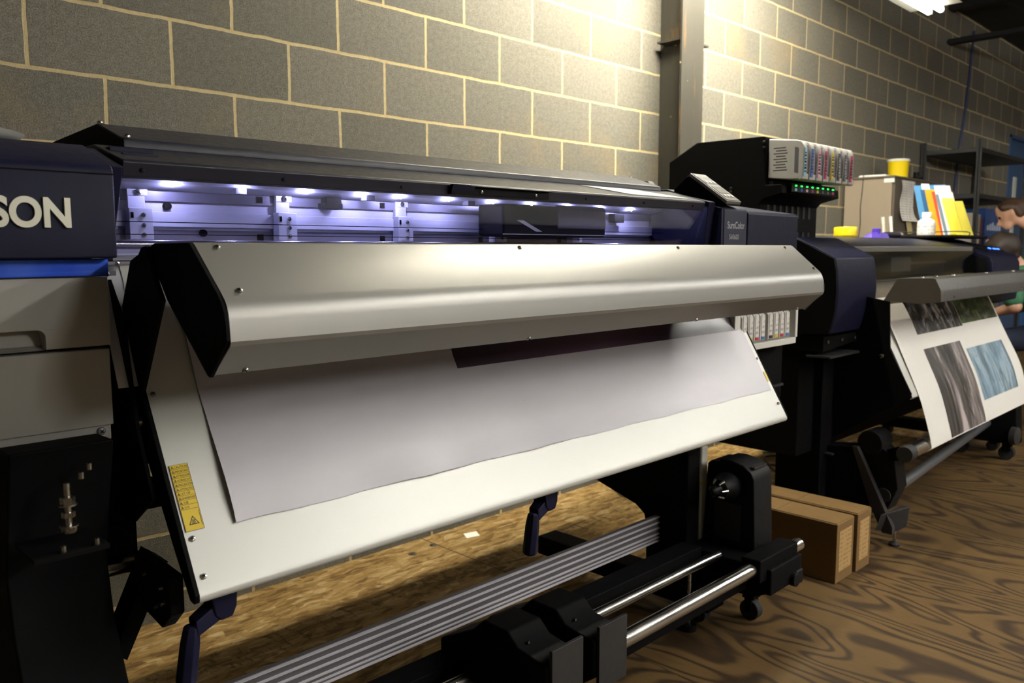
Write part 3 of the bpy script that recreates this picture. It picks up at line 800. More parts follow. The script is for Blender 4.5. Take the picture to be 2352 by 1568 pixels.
b.obox(AP((lx0+lx1)/2, s1, .0009), ((lx1-lx0)/2, .0003, .0002), (RX, at, an))
b.build('label_rule', M['ink'], lb)
def tri(c, r, h, w, mb):
    P = [c+RX*(r*math.cos(math.radians(a)))-at*(r*math.sin(math.radians(a))) for a in (90, 210, 330)]
    for i in range(3):
        p, q = P[i], P[(i+1) % 3]; d = (q-p).normalized()
        mb.obox((p+q)/2, ((q-p).length/2+w*.5, w/2, .0002), (d, an.cross(d), an))
b = MB()
for i in range(len(words)):
    tri(AP(lx0+.0042, s0+(i+.60)*rowh, .0010), .0026, 0, .0005, b)
    b.obox(AP(lx0+.0042, s0+(i+.58)*rowh, .0010), (.0003, .0011, .0002), (RX, at, an))
c = AP(lx0+.0165, s0+.0985, .0010)
tri(c, .0088, 0, .0011, b)
for k in (-1, 0, 1):
    for j in range(4): b.obox(c+RX*(k*.0019+(.0005 if j % 2 else -.0005))+at*(.0022-j*.0016), (.0003, .0009, .0002), (RX, at, an))
b.obox(c+at*.0034, (.0042, .0003, .0002), (RX, at, an))
for j in range(9): b.obox(AP(lx1-.0022, s0+.083+j*.0028, .0010), (.0005, .0009, .0002), (RX, at, an))
b.build('warning_symbol', M['ink'], lb)
for i, w in enumerate(words):
    text(w, .0056 if i < 8 else .0052, AP(lx0+.0073, s0+(i+.80)*rowh, .0008), RX, -at, M['ink'], 'label_word', lb, depth=.0002, sx=.88, maxw=.0228)
MB().obox(AP(1.757, .205, .0006), (.006, .018, .0005), (RX, at, an)).build('warning_label', M['yellow_label'], apron)
# two crank levers under the apron
def lever(x):
    k = MB(); dy = -1.345
    k.prism([(x-.002, .648), (x+.046, .648), (x+.044, .615), (x+.036, .598), (x+.016, .596), (x+.006, .606)], dy-.024, dy+.018, axis=1)
    k.hull([(x+.004, dy-.02, .622), (x+.004, dy+.012, .622), (x+.02, dy-.02, .598), (x+.02, dy+.012, .598), (x-.03, dy-.03, .610), (x-.03, dy, .610), (x-.028, dy-.03, .584), (x-.028, dy, .584)])
    lv = k.build('crank_lever', M['navy'], P1, bevel=.003)
    g = MB(); g.lathe([(.008, 0), (.0155, .004), (.0175, .012), (.0165, .07), (.0135, .094), (.009, .099)], (x-.046, dy-.018, .505), (.16, .02, 1), 8)
    g.build('lever_grip', M['navy'], lv, bevel=.0015, angle=25)
lever(-.150); lever(.648)
# dark linkage seen past the left leg
b = MB(); b.hull([(-.235, -1.16, .50), (-.215, -1.16, .48), (-.235, -1.1, .50), (-.215, -1.1, .48), (-.16, -1.16, .66), (-.135, -1.16, .64), (-.16, -1.1, .66), (-.135, -1.1, .64)]); b.build('brace', M['black'], P1)
b = MB(); b.prism([(-1.30, .665), (-1.30, .60), (-1.26, .565), (-1.18, .575), (-1.14, .62), (-1.15, .67)], -.19, -.165); k = b.build('lock_plate', M['black_soft'], P1, bevel=.003)
for y, z in ((-1.27, .64), (-1.275, .615), (-1.245, .60), (-1.2, .645)): MB().cyl((-.19, y, z), (-.197, y, z), .005, n=10).build('bolt', M['steel'], k)
MB().cyl((-.30, -1.10, .635), (-.165, -1.10, .635), .018, n=20).build('rear_tube', M['chrome'], P1)
b = MB(); b.box((-.252, -1.14, .72), (-.19, -1.10, .88)); b.hull([(-.25, -1.15, .75), (-.19, -1.15, .70), (-.25, -1.1, .75), (-.19, -1.1, .70), (-.25, -1.15, .70), (-.19, -1.15, .66), (-.25, -1.1, .70), (-.19, -1.1, .66)])
b.build('bracket', M['black'], P1, bevel=.002)
b = MB(); b.hull([(-.252, -1.10, .775), (-.085, -1.10, .775), (-.085, -1.10, .725), (-.14, -1.10, .725), (-.252, -1.10, .735), (-.252, -1.06, .775), (-.085, -1.06, .775), (-.085, -1.06, .725), (-.252, -1.06, .735)]); b.box((-.21, -1.10, .64), (-.165, -1.06, .74)); b.box((-.252, -1.10, .81), (-.12, -1.06, .885))
b.build('frame_bracket', M['black'], P1, bevel=.002)
# levelling bolt in front of the left leg
b = MB(); b.box((-.40, -1.37, .765), (-.30, -1.27, .772)); sh = b.build('bolt_shelf', M['black'], P1)
b = MB()
b.lathe([(.0048, 0), (.0048, .075)], (-.338, -1.315, .785), n=12)
for z, r, h in ((.785, .0105, .009), (.794, .013, .002), (.808, .0095, .008), (.826, .013, .002), (.828, .0105, .011)): b.lathe([(r, 0), (r, h)], (-.338, -1.315, z), n=6 if h > .004 else 16)
b.build('levelling_bolt', M['steel'], sh)
for x, y, z in ((-.36, -1.36, .775), (-.315, -1.36, .775), (-.31, -1.29, .86), (-.298, -1.29, .872)): MB().cyl((x, y, z-.004), (x, y, z+.006), .004, n=8).build('bolt', M['steel'], sh)

# printed film lying on the apron ---------------------------------------------------
def film():
    NX, NY = 60, 30
    b = MB(); uv = []
    prof = [(-1.112, 1.192), (-1.13, 1.184), (-1.148, 1.152), (-1.163, 1.103), (-1.196, 1.03)]
    for j in range(NY+1):
        t = j/NY
        for i in range(NX+1):
            x = -.095+(1.745+.095)*i/NX
            if j < 6:
                q = prof[min(j, 4)]; p = (x, q[0]-.001, q[1]+.001); s = -.30+.05*j
                if j == 5: p = tuple(AP(x, 0, .0022)); s = 0
            else:
                u = (j-5)/(NY-5)
                s = u*(.2515+.0012*math.sin(x*23)+.0006*math.sin(x*61+1))
                lift = .0014
                # the left edge stands off the metal, the bottom edge ripples
                lift += .015*max(0, 1-(x+.095)/.34)**1.5*(u**1.3)*(1-.8*u**5)
                lift += .006*math.exp(-((x-.33)/.13)**2)*(u**3)+.006*math.exp(-((x-.66)/.09)**2)*(u**3)
                p = tuple(AP(x, s, lift))
            b.v.append(p); uv.append((x, s))
    for j in range(NY):
        for i in range(NX):
            a = j*(NX+1)+i; b.f.append((a, a+NX+1, a+NX+2, a+1)); b.mi.append(0)
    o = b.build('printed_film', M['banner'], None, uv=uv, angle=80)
    m = o.modifiers.new('thickness', 'SOLIDIFY'); m.thickness = .0004; m.offset = -1; m.use_rim = False
    return tag(o, 'white print film with a dark printed strip, draped over the near metal apron', 'print')
film()

# ================================================================ take-up unit of the nearest printer
T1 = root('take_up_unit', (.9, -1.38, 0), 'black take-up reel unit with chrome rails and motor tower in front of the near printer', 'take-up unit', 'take-up units')
MB().cyl((-.35, -1.455, .252), (1.765, -1.455, .252), .0205, n=64).build('front_rail', M['chrome'], T1, bevel=.001)
MB().cyl((-.35, -1.318, .250), (1.50, -1.318, .250), .0150, n=64).build('middle_rail', M['chrome'], T1)
MB().box((-.35, -1.26, .20), (1.50, -1.19, .262)).build('rear_beam', M['black'], T1, bevel=.003)
MB().box((-.35, -1.425, .175), (1.49, -1.39, .205)).build('lower_beam', M['black'], T1, bevel=.003)
# motor tower
prof = [(-1.395, .25), (-1.385, .485)]+[(-1.375, .505), (-1.345, .525), (-1.30, .5335), (-1.262, .532)]+[(-1.26, .523), (-1.23, .5205), (-1.218, .51), (-1.205, .25)]
mt = MB().prism(prof, 1.59, 1.705).build('motor_tower', M['black_soft'], T1, bevel=.005)
MB().box((1.588, -1.345, .275), (1.592, -1.25, .395)).build('side_panel', M['charcoal'], mt, bevel=.001)
b = MB(); b.lathe([(.045, 0), (.045, .028), (.036, .040), (.030, .062), (.016, .068), (.014, .095), (.006, .105)], (1.59, -1.30, .452), (-1, 0, 0), 24)
ch = b.build('chuck', M['black_soft'], mt, bevel=.001)
b = MB()
for a in range(0, 360, 60): b.cyl((1.53, -1.30+.030*math.cos(math.radians(a)), .452+.030*math.sin(math.radians(a))), (1.508, -1.30+.022*math.cos(math.radians(a)), .452+.022*math.sin(math.radians(a))), .005, .003, n=8)
b.build('chuck_jaw', M['steel'], ch)
MB().box((1.61, -1.375, .513), (1.69, -1.33, .5185)).build('switch_panel', M['charcoal'], mt, bevel=.001)
MB().cyl((1.705, -1.30, .41), (1.735, -1.30, .41), .026, n=20).build('side_knob', M['charcoal'], mt, bevel=.002)
MB().cyl((1.62, -1.3955, .275), (1.62, -1.389, .275), .004, n=10).build('tower_screw', M['steel'], mt)
b = MB(); b.box((1.50, -1.50, .17), (1.70, -1.20, .25)); b.box((1.46, -1.485, .215), (1.70, -1.42, .285)); b.hull([(1.52, -1.49, .17), (1.70, -1.49, .17), (1.54, -1.42, .13), (1.68, -1.42, .13), (1.52, -1.2, .17), (1.70, -1.2, .17), (1.54, -1.22, .13), (1.68, -1.22, .13)])
b.build('tower_base', M['black'], T1, bevel=.005)
b = MB(); b.prism([(-1.505, .16), (-1.505, .20), (-1.49, .21), (-1.49, .15)], 1.66, 1.70); b.cyl((1.64, -1.515, .185), (1.64, -1.495, .185), .022, n=18); b.build('clamp_knob', M['black_soft'], T1, bevel=.002)
def foot(x, y):
    b = MB(); b.cyl((x-.017, y, .034), (x+.017, y, .034), .034, n=24); w = b.build('caster_wheel', M['rubber'], T1, bevel=.004)
    b = MB(); b.box((x-.024, y-.012, .03), (x-.019, y+.012, .10)); b.box((x+.019, y-.012, .03), (x+.024, y+.012, .10)); b.box((x-.024, y-.02, .075), (x+.024, y+.02, .135)); b.build('caster_fork', M['black'], w)
foot(1.66, -1.352)
MB().cyl((1.45, -1.25, .0), (1.45, -1.25, .02), .026, n=18).build('levelling_foot', M['black_soft'], T1)
MB().cyl((1.45, -1.25, .02), (1.45, -1.25, .20), .006, n=10).build('foot_stem', M['steel'], T1)
for x, y in ((-.3, -1.42), (-.3, -1.24)):
    MB().cyl((x, y, 0), (x, y, .02), .026, n=18).build('levelling_foot', M['black_soft'], T1); MB().cyl((x, y, .02), (x, y, .19), .006, n=10).build('foot_stem', M['steel'], T1)
b = MB(); b.prism([(-1.50, .16), (-1.50, .29), (-1.44, .30), (-1.40, .46), (-1.3, .50), (-1.22, .46), (-1.18, .16)], -.42, -.27); b.build('holder_tower', M['black_soft'], T1, bevel=.006)
# two stop sliders gripping the rails
for x in (.485, .640):
    b = MB(); b.prism([(-1.525, .255), (-1.525, .34), (-1.44, .352), (-1.41, .378), (-1.33, .378), (-1.295, .345), (-1.18, .285), (-1.18, .19), (-1.44, .19)], x, x+.105)
    sl = b.build('rail_slider', M['black'], T1, bevel=.006)
    MB().box((x+.008, -1.534, .225), (x+.108, -1.5255, .374)).build('front_plate', M['charcoal'], sl, bevel=.001)
    MB().cyl((x+.03, -1.4405, .355), (x+.03, -1.446, .356), .003, n=8).build('slider_screw', M['steel'], sl)

# ================================================================ far printer
P2 = root('wide_format_printer', (3.6, -.9, 0), 'far navy wide-format printer with grey octagonal hood and photo prints hanging below', 'printer', 'wide format printers')
px0, px1 = 2.40, 2.785
b = MB(); b.prism([(-1.254, 1.168), (-1.264, 1.12), (-1.270, 1.04), (-1.266, .96), (-1.252, .90), (-1.243, .872), (-1.10, .86), (-.5, .86), (-.5, 1.25), (-1.09, 1.25), (-1.105, 1.243), (-1.246, 1.174)], px0+.012, px1)
lh2 = b.build('left_housing', M['navy'], P2, bevel=.006, angle=50)
MB().prism([(-1.251, 1.166), (-1.261, 1.12), (-1.267, 1.04), (-1.263, .96), (-1.25, .90), (-1.24, .874), (-1.10, .862), (-.5, .862), (-.5, 1.245), (-1.09, 1.245)], px0, px0+.0118).build('side_wall', M['black'], lh2)
b = MB(); b.hull([(px0+.01, -1.22, .80), (px1-.02, -1.235, .83), (px0+.01, -1.22, .86), (px1-.02, -1.235, .86), (px0+.01, -.8, .80), (px1-.02, -.8, .83), (px0+.01, -.8, .86), (px1-.02, -.8, .86)]); lb2 = b.build('lower_bracket', M['black'], P2)
for x in (2.44, 2.56, 2.68, 2.76): screw((x, -1.225-(x-2.44)*.03, .838), (0, -1, 0), lb2, .008)
b = MB(); b.box((2.41, -1.25, .775), (2.72, -1.15, .785)); b.build('bracket_lip', M['charcoal'], lb2, bevel=.002)
b = MB(); b.box((2.42, -1.12, .36), (4.95, -.5, .86)); b.v = [(x, y, z) for x, y, z in b.v]; b.build('underbody', M['black'], P2, bevel=.004)
# legs
for x0, x1 in ((2.56, 2.66), (4.70, 4.80)):
    MB().prism([(-1.158, .86), (-1.158, .12), (-.96, .12), (-.96, .86)], x0, x1).build('stand_leg', M['black'], P2, bevel=.004)
    b = MB(); b.box((x0, -1.30, .06), (x1, -.55, .125)); f = b.build('stand_foot', M['black'], P2, bevel=.005)
    for y in (-1.24, -.62): MB().cyl((x0+.02, y, .031), (x1-.02, y, .031), .031, n=18).build('caster', M['rubber'], f)
# cover
b = MB(); b.prism([(-1.152, 1.193), (-1.158, 1.212), (-1.152, 1.216), (-1.10, 1.229), (-.86, 1.262), (-.5, 1.262), (-.5, 1.2), (-1.0, 1.2)], px1+.002, 4.46); c2 = b.build('front_cover', M['cover'], P2, bevel=.002)
MB().prism([(-1.160, 1.190), (-1.163, 1.211), (-1.158, 1.214), (-1.152, 1.211), (-1.152, 1.190)], px1+.004, 4.40).build('front_strip', M['silver'], c2, bevel=.001)
b = MB(); b.box((px1, -1.0, 1.06), (4.46, -.98, 1.2)); i2 = b.build('interior_back', M['inner_grey'], P2)
MB().box((px1, -1.012, 1.12), (4.46, -1.0, 1.135)).build('interior_rail', M['inner'], i2)
MB().box((px1, -1.16, 1.055), (4.46, -1.0, 1.066)).build('platen', M['taupe_metal'], P2)
MB().box((3.36, -1.11, 1.09), (3.62, -1.02, 1.165)).build('print_carriage', M['inner'], P2, bevel=.006)
b = MB(); b.prism([(-1.150, 1.194), (-1.156, 1.194), (-1.176, 1.07), (-1.170, 1.07)], px1+.004, 4.44); b.build('window_pane', M['pane_grey'], P2)
# right housing
b = MB(); b.prism([(-1.235, 1.155), (-1.25, 1.12), (-1.255, 1.04), (-1.245, .90), (-1.1, .86), (-.5, .86), (-.5, 1.262), (-.90, 1.262), (-1.215, 1.170)], 4.47, 5.02); rh2 = b.build('right_housing', M['navy'], P2, bevel=.008, angle=50)
MB().prism([(-1.215, 1.150), (-1.23, 1.10), (-1.2, .9), (-.9, .9), (-.9, 1.24)], 4.455, 4.47).build('side_wall', M['black_soft'], rh2)
b = MB(); b.hull([(x, y, z) for x in (4.66, 5.0) for y, z in ((-1.17, 1.184), (-1.02, 1.228), (-1.17, 1.19), (-1.02, 1.234))]); p2p = b.build('control_panel', M['black_soft'], rh2)
for x, y, z in ((4.85, -1.125, 1.2045), (4.91, -1.135, 1.2015), (4.965, -1.14, 1.2)): MB().lathe([(.010, 0), (.010, .003), (.006, .0045)], (x, y, z-.001), (0, -.28, .96), 14).build('blue_light', M['led_blue'], p2p)
# raised ink box on the left rear
ix0, ix1 = 2.40, 2.93
b = MB(); b.prism([(-.49, 1.20), (-.49, 1.583), (-.63, 1.657), (-.945, 1.655), (-.95, 1.65), (-.95, 1.485), (-.955, 1.46), (-1.025, 1.46), (-1.03, 1.425), (-.95, 1.405), (-.93, 1.385), (-.93, 1.20)], ix0, ix1)
ib = b.build('ink_box', M['black'], P2, bevel=.003)
for i in range(8):
    MB().box((2.465+i*.0535, -.9325, 1.335), (2.485+i*.0535, -.9295, 1.385)).build('vent_slot', M['rubber'], ib)
    if i > 4: MB().box((2.465+i*.0535, -.9325, 1.245), (2.485+i*.0535, -.9295, 1.275)).build('vent_slot', M['rubber'], ib)
icol = [('light cyan', (150, 205, 225), 'nearest of the row'), ('blue', (44, 100, 200), 'second of the row'), ('light pink', (236, 168, 196), 'third of the row'), ('magenta', (206, 34, 104), 'fourth of the row'), ('yellow', (232, 210, 24), 'fifth of the row'), ('black', (70, 66, 70), 'right beside the yellow one'), ('dark grey', (92, 88, 100), 'beside the last red one'), ('red', (200, 52, 96), 'last and farthest of the row')]
def raised_cart(i, nm, rgb, where):
    w = .0575; x = ix0+.052+i*.062
    t = root('ink_cartridge', (x, -1.0, 1.478), 'white ink cartridge with %s label in the raised box, %s' % (nm, where), 'ink cartridge', 'ink cartridges in the raised box')
    hx = w/2
    b = MB(); b.prism([(-1.092, 1.484), (-1.094, 1.61), (-1.085, 1.628), (-1.07, 1.632), (-.952, 1.645), (-.952, 1.488), (-1.05, 1.478), (-1.085, 1.478)], x-hx*.96, x+hx*.96)
    sh = b.build('cartridge_shell', M['offwhite'], t, bevel=.005)
    b = MB(); b.prism([(-1.100, 1.478), (-1.103, 1.55), (-1.1035, 1.605), (-1.094, 1.622), (-1.085, 1.628), (-1.085, 1.474)], x-hx, x-hx*.10); b.prism([(-1.0985, 1.478), (-1.099, 1.50), (-1.085, 1.506), (-1.08, 1.475)], x-hx*.1, x+hx)
    b.build('grip', M['offwhite'], t, bevel=.0025)
    if i == 0:
        q = MB()
        for k in range(9): q.box((x-hx*.965, -1.035+.004*(k % 3), 1.515+k*.011), (x-hx*.955, -.975-.01*(k % 2), 1.515+k*.011+.004))
        q.build('side_print', M['charcoal'], sh)
        q = MB(); q.hull([(x-hx*w_, y, z) for w_ in (.955, .972) for y, z in ((-1.082, 1.50), (-1.082, 1.60), (-1.065, 1.605), (-1.065, 1.505))]); q.build('side_recess', M['inner_grey'], sh)
    MB().box((x-hx*.10, -1.0955, 1.508), (x+hx*.95, -1.0935, 1.612)).build('recess', M['inner_grey'], sh)
    b = MB(); b.hull([(x-hx*.86, -1.1035, 1.488), (x-hx*.2, -1.1035, 1.488), (x-hx*.86, -1.1055, 1.6), (x-hx*.2, -1.1055, 1.6), (x-hx*.86, -1.100, 1.488), (x-hx*.2, -1.1, 1.488), (x-hx*.86, -1.1, 1.6), (x-hx*.2, -1.1, 1.6)])
    lb = b.build('colour_label', flat(rgb), t, label='%s label' % nm)
    b = MB()
    for k in range(7): b.box((x-hx*.7, -1.1068, 1.505+k*.012), (x-hx*.36, -1.1045, 1.505+k*.012+.005+.003*(k % 2)))
    b.build('label_print', M['ink'] if i in (1, 4, 3) else M['offwhite'] if i in (5, 6) else M['charcoal'], lb)
for i, c in enumerate(icol): raised_cart(i, *c)
b = MB(); b.box((ix0+.03, -.975, 1.455), (ix1-.01, -.95, 1.478)); b.build('cartridge_shelf', M['charcoal'], ib)
b = MB(); b.prism([(-1.03, 1.427), (-1.045, 1.432), (-1.045, 1.468), (-1.03, 1.47)], ix0+.05, ix0+.45); lbar = b.build('light_bar', M['black_soft'], ib, bevel=.002)
for i, c in enumerate(icol):
    x = ix0+.085+i*.049
    MB().box((x-.006, -1.0475, 1.4545), (x+.006, -1.0445, 1.4595)).build('green_light', M['led_green'], lbar)
    MB().box((x-.008, -1.0465, 1.436), (x+.008, -1.0445, 1.447)).build('colour_tag', flat(c[1]), lbar)
for y, z in ((-.945, 1.632), (-.945, 1.61), (-.80, 1.44), (-.80, 1.455)): screw((ix0-.0005, y, z), (-1, 0, 0), ib, .006, M['charcoal'])
MB().tube([(2.95, -.75, 1.30), (2.99, -.74, 1.315), (3.03, -.74, 1.30), (3.045, -.75, 1.264)], .006).build('ink_hose', M['cable_dark'], ib)
# hood
h2x0, h2x1 = 2.755, 4.75
hp2 = [(-1.312, .990), (-1.362, 1.080), (-1.370, 1.0845), (-1.500, 1.088), (-1.509, 1.0845), (-1.528, 1.045), (-1.531, 1.037), (-1.533, .995), (-1.46, .985)]
M['hood_grey'] = plain('grey satin paint', (70, 69, 66), .5, .2, var=.03, bump=.1)
hood2 = MB().prism(hp2, h2x0, h2x1).build('heater_hood', M['hood_grey'], P2, bevel=.002)
MB().prism([(y*1.0, z) for y, z in hp2], h2x0-.006, h2x0-.0005).build('end_cap', M['taupe_metal'], hood2, bevel=.001)
for x in (2.80, 2.96, 3.18, 3.65, 4.1): screw((x, -1.44, 1.0862), (0, 0, 1), hood2, .009)
for x in (2.9, 3.9): screw((x, -1.5325, 1.01), (0, -1, .1), hood2, .006)
b = MB(); b.prism([(-1.17, 1.05), (-1.19, 1.06), (-1.35, .985), (-1.30, .97), (-1.2, 1.02)], 2.757, 2.765) if False else b.sheet([(-1.0, 1.06), (-1.18, 1.05), (-1.24, 1.01), (-1.295, .975)], 2.76, 4.19, .002)
b.build('upper_guide', M['taupe_metal'], P2, angle=60)
MB().prism([(-1.20, 1.02), (-1.36, .992), (-1.371, .80), (-1.462, .628), (-1.455, .612), (-1.15, .40), (-1.15, .95)], 2.688, 2.697).build('side_arm', M['black'], P2, bevel=.001)
screw((2.6875, -1.34, .77), (-1, 0, 0), P2, .01)
ap2 = [(-1.291, .975), (-1.352, .835), (-1.374, .80), (-1.458, .628), (-1.463, .612), (-1.455, .604)]
MB().sheet(ap2, 2.700, 4.19, -.0025).build('apron', M['apron'], P2, angle=50)

# hanging prints of the far printer
PP = [(-1.20, 1.04), (-1.25, 1.008), (-1.296, .975), (-1.362, .834), (-1.386, .778), (-1.4645, .611), (-1.492, .52), (-1.512, .45), (-1.519, .42), (-1.521, .40)]
PZ = [p[1] for p in PP][::-1]; PY = [p[0] for p in PP][::-1]
_dn = []
for i in range(len(PP)-1):
    for k in range(6):
        t = k/6; _dn.append((PP[i][0]*(1-t)+PP[i+1][0]*t, PP[i][1]*(1-t)+PP[i+1][1]*t))
_dn.append(PP[-1])
for _ in range(8): _dn = [_dn[0]]+[((a[0]+b_[0]*2+c_[0])/4, (a[1]+b_[1]*2+c_[1])/4) for a, b_, c_ in zip(_dn, _dn[1:], _dn[2:])]+[_dn[-1]]
def pp(x, z):
    """a point of the hanging sheet at height z; the right side bellies a little towards the aisle"""
    zs = [q[1] for q in _dn][::-1]; ys = [q[0] for q in _dn][::-1]
    y = float(np.interp(z, zs, ys))
    k = max(0, (x-3.6)/.65)
    return (x, y-.006-.012*k*k*math.exp(-((z-.6)/.15)**2), z)
def hang(x0, x1, z0, z1, h, name, mat, parent, n=24):
    b = MB(); uv = []
    for j in range(n+1):
        for i in range(n+1):
            x = x0+(x1-x0)*i/n; z = z0+(z1-z0)*j/n
            p = pp(x, z); b.v.append((p[0], p[1]-h, p[2])); uv.append((i/n, j/n))
    for j in range(n):
        for i in range(n):
            a = j*(n+1)+i; b.f.append((a, a+1, a+n+2, a+n+1)); b.mi.append(0)
    return b.build(name, mat, parent, uv=uv, angle=80)
pr2 = hang(2.760, 4.20, .405, .998, 0, 'printed_film', M['paper'], None, 40)
m = pr2.modifiers.new('thickness', 'SOLIDIFY'); m.thickness = .0005; m.offset = -1; m.use_rim = False
tag(pr2, 'white roll print with grey, dark and blue photographs hanging from the far printer', 'print')
hang(3.0, 3.60, .836, .998, .0012, 'photo', M['ph_dark'], pr2); hang(3.605, 4.175, .845, .998, .0012, 'photo', M['ph_green'], pr2)
hang(3.0, 3.475, .41, .775, .0012, 'photo', M['ph_grey'], pr2); hang(3.515, 4.07, .50, .735, .0012, 'photo', M['ph_water'], pr2)

# take-up unit of the far printer, standing slightly askew
T2 = root('take_up_unit', (3.5, -1.35, 0), 'take-up reel unit with grey pipe and film roll under the far printer', 'take-up unit', 'take-up units')
MB().prism([(-1.02, .365), (-1.262, .392), (-1.345, .165), (-1.345, .12), (-1.02, .15)], 2.625, 2.72).build('side_box', M['black'], T2, bevel=.003)
MB().box((2.60, -1.19, .345), (2.626, -1.04, .352)).build('box_edge', M['charcoal'], T2)
b = MB(); b.prism([(-1.262, .395), (-1.285, .395), (-1.44, .09), (-1.44, .06), (-1.40, .06), (-1.345, .165)], 2.622, 2.65); b.build('front_strip', M['charcoal'], T2, bevel=.002)
b = MB(); b.prism([(-1.27, .36), (-1.30, .40), (-1.36, .41), (-1.42, .36), (-1.44, .24), (-1.40, .14), (-1.33, .16)], 2.66, 2.76); hd = b.build('holder_head', M['black_soft'], T2, bevel=.004)
MB().cyl((2.645, -1.325, .415), (2.76, -1.325, .415), .05, n=28).build('holder_disc', M['black_soft'], T2, bevel=.003)
MB().cyl((2.76, -1.325, .415), (2.775, -1.325, .415), .042, .036, n=24).build('disc_ring', M['taupe_metal'], T2)
b = MB(); b.hull([(2.66, -1.40, .39), (2.70, -1.36, .38), (2.66, -1.40, .35), (2.70, -1.36, .34), (2.56, -1.50, .43), (2.60, -1.455, .43), (2.56, -1.5, .39), (2.60, -1.455, .39)]); b.build('holder_arm', M['black'], T2)
MB().cyl((2.655, -1.385, .205), (2.745, -1.385, .205), .03, n=24).build('pipe_socket', M['charcoal'], T2, bevel=.002)
MB().cyl((2.745, -1.385, .205), (2.80, -1.383, .205), .024, .03, n=20).build('pipe_collar', M['black_soft'], T2)
M['pipe_grey'] = plain('grey galvanised pipe', (120, 122, 126), .4, .6)
MB().cyl((2.80, -1.383, .206), (4.52, -1.262, .206), .0225, n=24).build('front_pipe', M['pipe_grey'], T2)
MB().cyl((2.76, -1.20, .18), (4.5, -1.08, .18), .02, n=18).build('rear_pipe', M['pipe_grey'], T2)
b = MB(); b.hull([(2.60, -1.40, .14), (2.70, -1.44, .14), (2.71, -1.475, .165), (2.71, -1.44, .165), (2.60, -1.38, .07), (2.68, -1.44, .06), (2.71, -1.465, .08), (2.71, -1.44, .08)]); b.build('foot_bracket', M['charcoal'], T2, bevel=.003)
MB().cyl((2.68, -1.43, .012), (2.68, -1.43, .12), .006, n=10).build('foot_stem', M['steel'], T2)
MB().lathe([(.022, 0), (.022, .008), (.010, .016)], (2.68, -1.43, 0), n=20).build('levelling_foot', M['rubber'], T2)
b = MB(); b.prism([(-1.42, .10), (-1.40, .40), (-1.30, .47), (-1.15, .45), (-1.08, .10)], 4.50, 4.62); b.build('holder_tower', M['black'], T2, bevel=.005)
for x, y in ((4.56, -1.36), (4.56, -1.12)):
    MB().cyl((x-.02, y, .04), (x+.02, y, .04), .04, n=20).build('caster_wheel', M['rubber'], T2); MB().box((x-.03, y-.02, .05), (x+.03, y+.02, .12)).build('caster_fork', M['black'], T2)
MB().lathe([(.05, 0), (.05, .03), (.02, .04)], (4.47, -1.40, .16), (-.1, -1, 0), 18).build('tower_knob', M['charcoal'], T2)
# the wound film on its core
rl = root('film_roll', (3.5, -1.48, .40), 'take-up roll with black core end and shiny metal band under the hanging photo prints', 'film roll')
A, B = Vector((2.768, -1.492, .412)), Vector((4.26, -1.478, .412)); dd = (B-A).normalized()
MB().cyl(A, B, .029, n=24).build('wound_film', M['paper'], rl)
MB().cyl(A-dd*.15, A, .0275, n=24).build('core_band', M['chrome'], rl)
MB().cyl(A-dd*.215, A-dd*.15, .031, n=24).build('core_end', M['rubber'], rl, bevel=.002)
b = MB(); b.lathe([(.03, 0), (.033, .01), (.033, .05)], B, dd, 20); b.build('core_end', M['rubber'], rl)

# ================================================================ things on and around the printers
def cardbox(x0, x1, y0, y1, h, lab):
    t = root('cardboard_box', ((x0+x1)/2, (y0+y1)/2, 0), lab, 'box', 'cardboard boxes on the floor')
    MB().box((x0, y0, 0), (x1, y1, h)).build('carton', M['card'], t, bevel=.003)
    MB().box((x0+.004, y0+.004, h-.0005), (x1-.004, (y0+y1)/2-.001, h+.0025)).build('flap', M['card'], t)
    MB().box((x0+.004, (y0+y1)/2+.001, h-.0005), (x1-.004, y1-.004, h+.0025)).build('flap', M['card'], t)
    MB().box((x0+.02, y0-.0008, .04), (x1-.02, y0+.001, h-.03)).build('printed_panel', M['box_print'], t)
cardbox(2.123, 2.268, -1.430, -.95, .221, 'brown cardboard box on the plywood, right beside the near take-up motor')
cardbox(2.284, 2.408, -1.437, -.95, .224, 'brown cardboard box on the plywood, the one nearer the far printer')

o = MB().box((1.64, -1.29, 1.3601), (1.641, -1.28, 1.361)) if False else None
b = MB(); s_ = (1.384-1.3495)/(1.09-1.218)*-1
def lip(x, y, h=0): return (x, y, 1.3495+(y+1.218)*(.0345/.128)+h)
b.hull([lip(*q, h) for h in (.0012, .0022) for q in ((1.075, -1.108), (1.30, -1.112), (1.475, -1.198), (1.185, -1.195))])
tag(b.build('paper_sheet', M['paper'], None), 'blank white sheet lying on the front lip of the near printer cover', 'paper')
b = MB(); b.lathe([(.10, 0), (.155, .004), (.165, .012), (.172, .017), (.166, .017), (.15, .008), (.0, .006)], (-.405, -.80, 1.4005), n=32)
tag(b.build('metal_dish', M['fixture'], None, angle=50), 'shallow silver dish on top of the near printer at the left edge', 'dish')
b = MB(); b.prism([(-1.19, .0), (-1.19, .42), (-1.16, .47), (-1.13, .47), (-1.10, .43), (-1.10, .0)], 1.76, 1.80) if False else None
wb = root('waste_bottle', (1.605, -1.175, 0), 'narrow white plastic bottle with a yellow line beside the near printer leg', 'bottle')
MB().box((1.587, -1.199, 0), (1.624, -1.15, .56)).build('bottle_body', M['white'], wb, bevel=.006)
MB().cyl((1.605, -1.175, .56), (1.605, -1.175, .59), .013, n=18).build('bottle_cap', M['white'], wb)
MB().box((1.5862, -1.1998, .435), (1.6248, -1.1492, .440)).build('level_mark', M['yellow'], wb)

